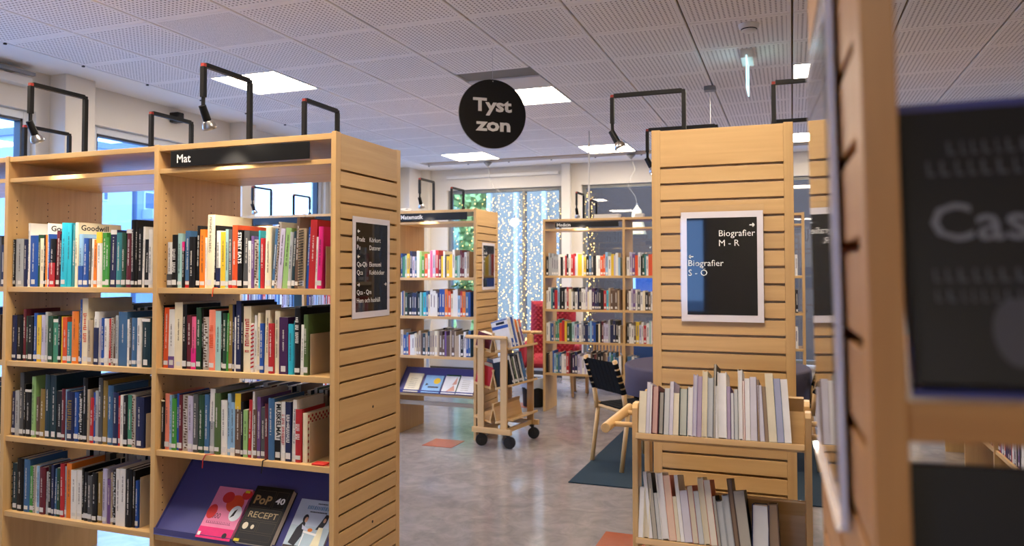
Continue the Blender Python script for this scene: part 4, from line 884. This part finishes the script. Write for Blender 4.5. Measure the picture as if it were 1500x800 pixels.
def quilt(w_, h, dep, ny=56, nz=80, q=.06):
    mb = MB(); vs = []
    for k in range(nz+1):
        for i in range(ny+1):
            x = -w_/2+w_*i/ny; z = h*k/nz; e = min(1, min(i, ny-i, k, nz-k)/8); d1 = abs(((x+z)/q) % 1-.5)*2; d2 = abs(((x-z)/q) % 1-.5)*2
            vs.append((x, -dep/2*math.sqrt(e)-.022*(1-max(d1, d2)**3)*e, z))
    for k in range(nz+1):
        for i in range(ny+1): vs.append((-w_/2+w_*i/ny, dep/2*math.sqrt(min(1, min(i, ny-i, k, nz-k)/8)), h*k/nz))
    o = (ny+1)*(nz+1); fs = []
    for k in range(nz):
        for i in range(ny):
            a = k*(ny+1)+i; fs += [(a,a+1,a+ny+2,a+ny+1),(o+a,o+a+ny+1,o+a+ny+2,o+a+1)]
    mb.add(vs, fs); return mb
quilt(.56,.80,.11).build('back_cushion', REDF, t, M=T_((0,.2,.30)) @ Matrix.Rotation(-R(10), 4, 'X'), smooth=True)
quilt(.56,.55,.12,56,56).build('seat_cushion', REDF, t, M=T_((0,-.28,.38)) @ Matrix.Rotation(-math.pi/2, 4, 'X') @ T_((0,0,0)), smooth=True)
for s in (-1, 1):
    B(s*.32-.035, -.3, .3, s*.32+.035, .22, .6).build('armrest', REDF, t, bevel=.03)
    for y in (-.25, .2): MB().cyl((s*.27, y, 0), (s*.25, y, .34), .016, .02, n=10).build('leg', WZ, t)
# waste bin with liner
t = thing('waste_bin', 'black waste bin with a pale plastic liner beside the Medicin bookcase', 'waste bin', (-2.64, 7.86, 0))
MB().lathe([(0,0),(.115,0),(.118,.01),(.135,.30),(.138,.30),(.13,.29),(.11,.012),(0,.012)], n=32).build('bin_body', RUB, t, smooth=True)
mb = MB(); n = 40; vs = []
for q, (r_, z) in enumerate(((.141,.20),(.143,.25),(.144,.31),(.139,.318),(.131,.30),(.125,.2))):
    for i in range(n): a = 2*math.pi*i/n; e = .004*math.sin(a*7+q)+.003*math.sin(a*13); vs.append(((r_+e*(q < 3))*math.cos(a), (r_+e*(q < 3))*math.sin(a), z+(.012*math.sin(a*5) if q == 0 else 0)))
mb.add(vs, [(k*n+i, k*n+(i+1)%n, (k+1)*n+(i+1)%n, (k+1)*n+i) for k in range(5) for i in range(n)])
mb.build('liner', mat('pale plastic liner', (176, 186, 206), .3, coat=.5), t, smooth=True)
# slatted bench, children's book box and a box behind the far bookcase
t = thing('slatted_bench', 'slatted wooden bench back seen through the lower shelves of the Medicin bookcase', 'bench', (-2.34, 9.25, 0))
for i in range(13): B(.03+i*.042, 0, .12, .052+i*.042, .018, .60).build('slat', WZ, t, bevel=.001)
B(0, -.005, .60, .60, .03, .64).build('top_rail', WX, t, bevel=.003); B(0, -.4, .36, .60, 0, .385).build('seat', WX, t, bevel=.003)
for x in (.01, .55):
    for y in (-.39, .0): B(x, y, 0, x+.035, y+.035, .60 if y == 0 else .36).build('leg', WZ, t)
t = thing('book_bin', 'blue picture-book box standing behind the right half of the Medicin bookcase', 'box', (-1.75, 8.7, 0)); BL = mat('blue laminate', (58, 104, 170), .4)
for a in ((0,0,.1,.8,.02,.72),(0,.48,.1,.8,.5,.62),(0,.02,.1,.02,.48,.66),(.78,.02,.1,.8,.48,.66),(.02,.02,.1,.78,.48,.12)): B(*a).build('panel', BL, t, bevel=.003)
for x in (.03,.73):
    for y in (.03,.43): B(x, y, 0, x+.04, y+.04, .1).build('leg', BLK, t)
t = thing('cardboard_box', 'small cardboard box on the floor before the blue picture-book box', 'box', (-1.55, 8.2, 0), R(6)); CB = mat('cardboard', (176, 126, 78), .85)
for a in ((0,0,0,.4,.3,.004),(0,0,.004,.4,.004,.26),(0,.296,.004,.4,.3,.26),(0,.004,.004,.004,.296,.26),(.396,.004,.004,.4,.296,.26)): B(*a).build('panel', CB, t)
B(0,-.09,0,.4,0,.003).build('flap', CB, t, M=T_((0,.002,.26)) @ Matrix.Rotation(R(35), 4, 'X'))
t = thing('pouch', 'small flat red pouch lying at the right end of the third shelf, Mat bay', 'pouch', (LASTX['R3']+.09, 2.585, .6835))
B(-.03,-.012,0,.03,.03,.008).build('pouch_body', mat('red fabric', (200,44,34), .7), t, bevel=.003); MB().tube([(.03,0,.004),(.045,-.006,.004),(.05,.006,.004)], .0015, n=6).build('cord_loop', mat('red fabric', (200,44,34), .7), t)
# small things lying on the case tops
def papers(label, x, y, z, w_, d, n, rz=0, c=(222,220,216), name='paper_stack', cat='papers'):
    t = thing(name, label, cat, (x, y, z), rz)
    for i in range(n): B(-w_/2, -d/2, i*.008, w_/2, d/2, i*.008+.007).build('booklet', mat('loose paper', c, .8), t, M=Matrix.Rotation(random.uniform(-.06,.06), 4, 'Z') @ T_((random.uniform(-.006,.006), 0, 0)))
papers('row of white papers lying on top of the Medicin bookcase', -1.78, 7.7, 2.002, .26, .1, 5)
papers('small stack of white leaflets on the far bookcase beside the hanging lamp', -1.45, 7.7, 2.002, .09, .07, 5)
def crumple(label, x, y, z, r_):
    bm = bmesh.new(); bmesh.ops.create_icosphere(bm, subdivisions=2, radius=r_)
    rr = random.Random(int(x*-1000))
    for v in bm.verts: v.co *= rr.uniform(.6, 1.15); v.co.z *= .5; v.co.x *= 1.6
    zz = min(v.co.z for v in bm.verts); me = bpy.data.meshes.new('crumpled_paper'); bm.to_mesh(me); bm.free(); me.materials.append(WHT)
    obj('crumpled_paper', me, loc=(x, y, z-zz), label=label, cat='paper')
crumple('crumpled white paper lying on top of the Mat bookcase', -2.46, 2.8, 1.998, .03)
crumple('white crumpled cloth on the left end of the Matematik bookcase top', -3.31, 6.2, 1.998, .04)

# ------------------------------------------------------------------ things hanging from or fixed to the ceiling and walls
def lamp(label, x, y, cx, cy, pts):
    t = thing('pendant_lamp', label, 'pendant lamp', (x, y, 1.92), group='white glass pendant lamps by the far windows')
    mb = MB().lathe([(.118,0),(.075,.20),(.07,.215),(.06,.30),(.022,.335),(.012,.36),(.012,.362),(.056,.295),(.066,.21),(.112,.002)], n=36)
    mb.build('glass_shade', mat('frosted white glass', (214, 228, 220), .25, coat=.6), t, smooth=True)
    MB().cyl((0,0,.33),(0,0,.385),.011,n=12).build('lamp_holder', STEEL, t)
    MB().lathe([(0,.14),(.02,.148),(.03,.175),(.022,.21),(.012,.24),(.012,.33)], n=16).build('bulb', emis('warm bulb', (255, 238, 205), 9), t, smooth=True)
    MB().lathe([(.0,0),(.008,0),(.055,.05),(.055,.06)], n=20, c=(cx-x, cy-y, 2.94-1.92-.06)).build('canopy', mat('grey canopy', (120,122,124), .4), t, smooth=True)
    MB().tube([(0,0,.38)]+[(a-x, b_-y, c-1.92) for a, b_, c in pts]+[(cx-x, cy-y, 2.94-1.92-.05)], .003, n=6).build('cord', mat('grey cord', (140,140,142), .6), t)
lamp('white glass pendant lamp hanging behind the Medicin bookcase, before the dark window', -1.82, 9.5, -1.90, 9.55, [(-1.84,9.5,2.40),(-1.93,9.5,2.52),(-1.91,9.5,2.62),(-1.84,9.5,2.74),(-1.87,9.52,2.82)])
t = thing('pendant_lamp', 'pendant cord with a glowing globe added for a bright reflection by the string lights', 'pendant lamp', (-3.46, 9.5, 2.06), group=None)
bm = bmesh.new(); bmesh.ops.create_uvsphere(bm, u_segments=20, v_segments=12, radius=.055); me = bpy.data.meshes.new('globe'); bm.to_mesh(me); bm.free(); me.materials.append(emis('reflected glow globe', (255, 250, 235), 8)); obj('globe', me, t, (0,0,.05))  # glowing globe added in place of a bright reflection at the cord's end
MB().cyl((0,0,.10),(0,0,.14),.014,n=12).build('lamp_holder', STEEL, t); MB().tube([(0,0,.13),(-.03,0,.32),(-.18,0,.44),(-.32,0,.56),(-.37,.02,.70),(-.40,.05,.83)], .003, n=6).build('cord', MATS['grey cord'], t)
MB().lathe([(0,0),(.008,0),(.055,.05),(.055,.06)], n=20, c=(-.40,.05,.82)).build('canopy', MATS['grey canopy'], t, smooth=True)
t = thing('smoke_detector', 'round white smoke detector on the ceiling at top right', 'smoke detector', (-.228, 4.772, ZC))
MB().lathe([(0,-.045),(.035,-.045),(.045,-.038),(.045,-.03),(.058,-.022),(.062,0)], n=28).build('housing', WHT, t, smooth=True)
MB().lathe([(.0445,-.034),(.0475,-.034),(.0475,-.026),(.0445,-.026)], n=28).build('sensor_slot', BLK, t)
t = thing('exit_sign', 'lit emergency exit sign hanging edge-on from the ceiling', 'exit sign', (-.27, 5.4, ZC))
B(-.04, -.12, -.06, .04, .12, 0).build('housing', WHT, t, bevel=.004)
B(-.004, -.13, -.27, .004, .13, -.045).build('light_plate', emis('cyan lit edge plate', (176, 226, 236), 2.0), t, bevel=.002)
B(.0045, -.10, -.24, .0055, -.02, -.09).build('green_panel', emis('green exit panel', (120, 200, 170), 1.0), t)
t = thing('ceiling_sensor', 'small grey box with a thin wire hanging from the ceiling', 'ceiling fitting', (-.605, 6.275, ZC))
B(-.045, -.04, -.035, .045, .04, 0).build('housing', mat('grey plastic', (120,122,126), .4), t, bevel=.004); MB().cyl((0,0,-.035),(0,0,-.62),.0012,n=6).build('wire', STEEL, t)
MB().tube([(-1.984,7.72,2.0),(-1.985,7.74,2.5),(-2.0,7.80,2.94)], .009, n=8).build('cable', WHT, label='white cable running from the ceiling down to the Medicin bookcase', cat='cable')
t = thing('loudspeaker', 'small black loudspeaker high on the left window wall', 'loudspeaker', (-5.2, 5.37, 2.82))
B(-.05,-.04,-.02,.05,.04,.07).build('cabinet', BLK, t, bevel=.01); MB().cyl((.05,0,.03),(.054,0,.03),.03,n=18).build('cone', RUB, t)
t = thing('wall_rail', 'grey metal curtain rail below the ceiling at the upper left corner', 'rail', (-5.16, 2.4, 2.87)); B(0,0,0,.03,1.55,.025).build('rail_profile', mat('grey rail', (130,134,140), .4), t)
for y in (.2,1.4): B(-.09,y,.005,.0,y+.03,.02).build('bracket', STEEL, t)

# string lights in the far window: each strand a thing, its bulbs too small to pick apart
BULB = emis('warm fairy bulb', (255, 208, 122), 3.4, False); WIRE = mat('thin clear wire', (170,165,150), .5)
rs = random.Random(21); xs = [-4.55,-4.42,-4.28,-4.14]+[-4.02+.082*i for i in range(13)]+[-2.60,-2.56]
for x in xs:
    mb = MB(); wp = []; bot = .42 if x > -4.1 else 1.3; n = int((2.56-bot)/(.030 if x > -4.1 else .06)); z = 2.56; xx = x
    for i in range(n):
        z -= (2.56-bot)/n*rs.uniform(.6,1.4); xx = x+rs.uniform(-.06,.06); wp.append((xx, YW-.02, z)); r_ = rs.choice((.005,.007,.0095)); yy = YW-.027-rs.uniform(0,.03)
        mb.add([(xx-r_,yy,z),(xx+r_,yy,z),(xx,yy-r_,z),(xx,yy+r_,z),(xx,yy,z-r_*1.3),(xx,yy,z+r_*1.3)], [(0,2,5),(2,1,5),(1,3,5),(3,0,5),(2,0,4),(1,2,4),(3,1,4),(0,3,4)])
    t = thing('string_light', 'vertical strand of warm white fairy lights hanging in the far window', 'string lights', (0,0,0), group='strands of fairy lights in the far window')
    MB().tube([(x, YW-.02, 2.6)]+wp[::3], .0012, n=4).build('wire', WIRE, t); mb.build('bulbs', BULB, t, kind='stuff')
# potted plants by the far window
LEAF = mat('green plant leaf', (52, 104, 52), .5, var=.4, bscale=9)
def plant(label, x, y, zp, h, n, seed, flower=False):
    t = thing('potted_plant', label, 'potted plant', (x, y, zp)); rr = random.Random(seed)
    MB().lathe([(0,0),(.07,0),(.09,.15),(.095,.15),(.095,.165),(.082,.165),(.08,.14),(0,.14)], n=24).build('pot', mat('pale plant pot', (196,194,190), .4), t, smooth=True)
    st = MB(); lf = MB(); fl = MB()
    for i in range(n):
        a = rr.uniform(0, 6.28); q = rr.uniform(.45, 1); r_ = .05+.17*rr.random(); tip = Vector((r_*math.cos(a), r_*math.sin(a), .14+h*q)); st.cyl((0,0,.14), tip, .003, .002, n=5)
        for k in range(4):
            b_ = rr.uniform(0, 6.28); L = rr.uniform(.05,.09); d = Vector((math.cos(b_), math.sin(b_), rr.uniform(-.6,.5))).normalized(); s = d.orthogonal().normalized()*L*.25; p = Vector((0,0,.14)).lerp(tip, rr.uniform(.6,1))
            lf.add([tuple(p), tuple(p+d*L*.5+s), tuple(p+d*L), tuple(p+d*L*.5-s)], [(0,1,2,3)])
        if flower: fl.lathe([(0,0),(.018,.008),(.022,.02),(0,.024)], n=7, c=tip)
    st.build('stems', mat('plant stem', (80,110,60), .6), t, kind='stuff'); lf.build('leaves', LEAF, t, kind='stuff')
    if flower: fl.build('flowers', mat('blue flower', (96,136,206), .6), t, kind='stuff')
t = thing('side_table', 'low white table with plants behind the Matematik bookcase', 'table', (-3.75, 8.2, 0))
B(-.5,-.25,.70,.6,.25,.73).build('tabletop', WHT, t, bevel=.003)
for x in (-.46,.53):
    for y in (-.22,.2): B(x,y,0,x+.035,y+.035,.70).build('leg', WHT, t)
plant('leafy green potted plant seen between the upper shelves of the Matematik bookcase', -3.62, 8.2, .73, .52, 34, 3)
plant('potted plant with blue flowers seen through the Matematik bookcase', -4.12, 8.15, .73, .32, 24, 4, True)

# ------------------------------------------------------------------ outside the windows
B(-120, -60, -1.2, 90, 120, -1.0).build('ground', mat('pale snowy ground', (150, 156, 166), .9, var=.1, bscale=.3), kind='structure')
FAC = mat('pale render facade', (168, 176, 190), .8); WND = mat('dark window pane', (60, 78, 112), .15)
def building(label, x, y, w_, d, h, m, wins, face='x'):
    t = thing('building', label, 'building', (x, y, -1)); B(0,0,0,w_,d,h).build('wall', m, t); B(-.15,-.15,h,w_+.15,d+.15,h+.3).build('roof', mat('grey roof', (120,126,138), .8), t)
    for a, z, ww, hh in wins:
        if face == 'x': f = B(w_, a, z, w_+.05, a+ww, z+hh).build('window', FRAME, t); B(w_+.05, a+.06, z+.06, w_+.07, a+ww-.06, z+hh-.06).build('pane', WND, f)
        else: f = B(a, -.05, z, a+ww, 0, z+hh).build('window', FRAME, t); B(a+.06, -.07, z+.06, a+ww-.06, -.05, z+hh-.06).build('pane', WND, f)
    return t
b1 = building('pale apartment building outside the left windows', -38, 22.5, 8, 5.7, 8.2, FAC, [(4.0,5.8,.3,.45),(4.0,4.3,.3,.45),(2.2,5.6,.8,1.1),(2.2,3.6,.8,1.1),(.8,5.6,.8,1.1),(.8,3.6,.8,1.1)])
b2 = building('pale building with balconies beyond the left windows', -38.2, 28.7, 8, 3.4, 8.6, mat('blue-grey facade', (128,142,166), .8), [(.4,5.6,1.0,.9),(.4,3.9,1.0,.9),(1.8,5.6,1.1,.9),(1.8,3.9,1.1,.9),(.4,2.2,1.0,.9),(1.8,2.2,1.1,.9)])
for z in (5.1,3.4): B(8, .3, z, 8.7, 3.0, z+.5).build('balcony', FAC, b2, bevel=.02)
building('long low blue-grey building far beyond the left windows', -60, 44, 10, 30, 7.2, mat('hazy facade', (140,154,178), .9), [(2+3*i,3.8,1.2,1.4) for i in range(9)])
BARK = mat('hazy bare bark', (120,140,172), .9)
def tree(label, x, y, h, seed):
    t = thing('bare_tree', label, 'tree', (x, y, -1), group='bare winter trees outside the left windows'); rr = random.Random(seed); mb = MB(); tw = MB()
    mb.cyl((0,0,0),(0,0,h*.45),.16,.11,n=8)
    for i in range(12):
        a = rr.uniform(0,6.28); z0 = h*rr.uniform(.3,.45); p = Vector((0,0,z0)); q = p+Vector((math.cos(a)*h*.22, math.sin(a)*h*.22, h*rr.uniform(.25,.5))); mb.cyl(p, q, .07, .03, n=5)
        for k in range(9):
            b_ = rr.uniform(0,6.28); s = p.lerp(q, rr.uniform(.3,1)); e = s+Vector((math.cos(b_)*h*.1, math.sin(b_)*h*.1, h*rr.uniform(.03,.16))); tw.cyl(s, e, .03, .012, n=4)
    mb.build('trunk', BARK, t); tw.build('twigs', BARK, t, kind='stuff')
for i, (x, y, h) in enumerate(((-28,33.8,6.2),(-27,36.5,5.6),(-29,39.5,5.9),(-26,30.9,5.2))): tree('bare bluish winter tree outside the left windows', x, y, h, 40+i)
building('dark brown building outside the far windows', -4.15, 16, 12, 4, 9, mat('charcoal facade', (88,56,32), .8), [(1.0,1.6,1.2,1.2),(5.0,1.6,1.2,1.2)], 'y')
t = building('blue-grey building with pale pillars outside the far left window', -6.2, 15.4, 1.9, 4, 9, mat('slate blue facade', (160,138,110), .7), [], 'y')
for x in (0, .62, 1.25, 1.75): B(x, -.14, 0, x+.09, 0, 9).build('pillar', mat('pale blue pillar', (206,190,166), .6), t)
t = thing('hedge', 'dense yellow-green foliage outside the far left window', 'hedge', (-9.62, 15.2, -1)); rr = random.Random(9); mb = MB()
B(0,.9,0,3.3,1.7,8.2).build('foliage_mass', mat('yellow-green foliage depth', (150,172,84), .9, bump=1, bscale=4, var=.3), t)
for i in range(5200):
    p = Vector((rr.uniform(0,3.3), rr.uniform(0,.9), rr.uniform(0,8.2))); d = Vector((rr.uniform(-1,1),rr.uniform(-1,1),rr.uniform(-1,1))).normalized(); s = d.orthogonal().normalized()*.07
    mb.add([tuple(p),tuple(p+d*.1+s),tuple(p+d*.2),tuple(p+d*.1-s)], [(0,1,2,3)])
mb.build('leaves', mat('yellow-green foliage', (186,196,104), .7, var=.4, bscale=2), t, kind='stuff'); MB().cyl((1.6,.8,0),(1.6,.8,8),.12,.05).build('trunk', BARK, t)
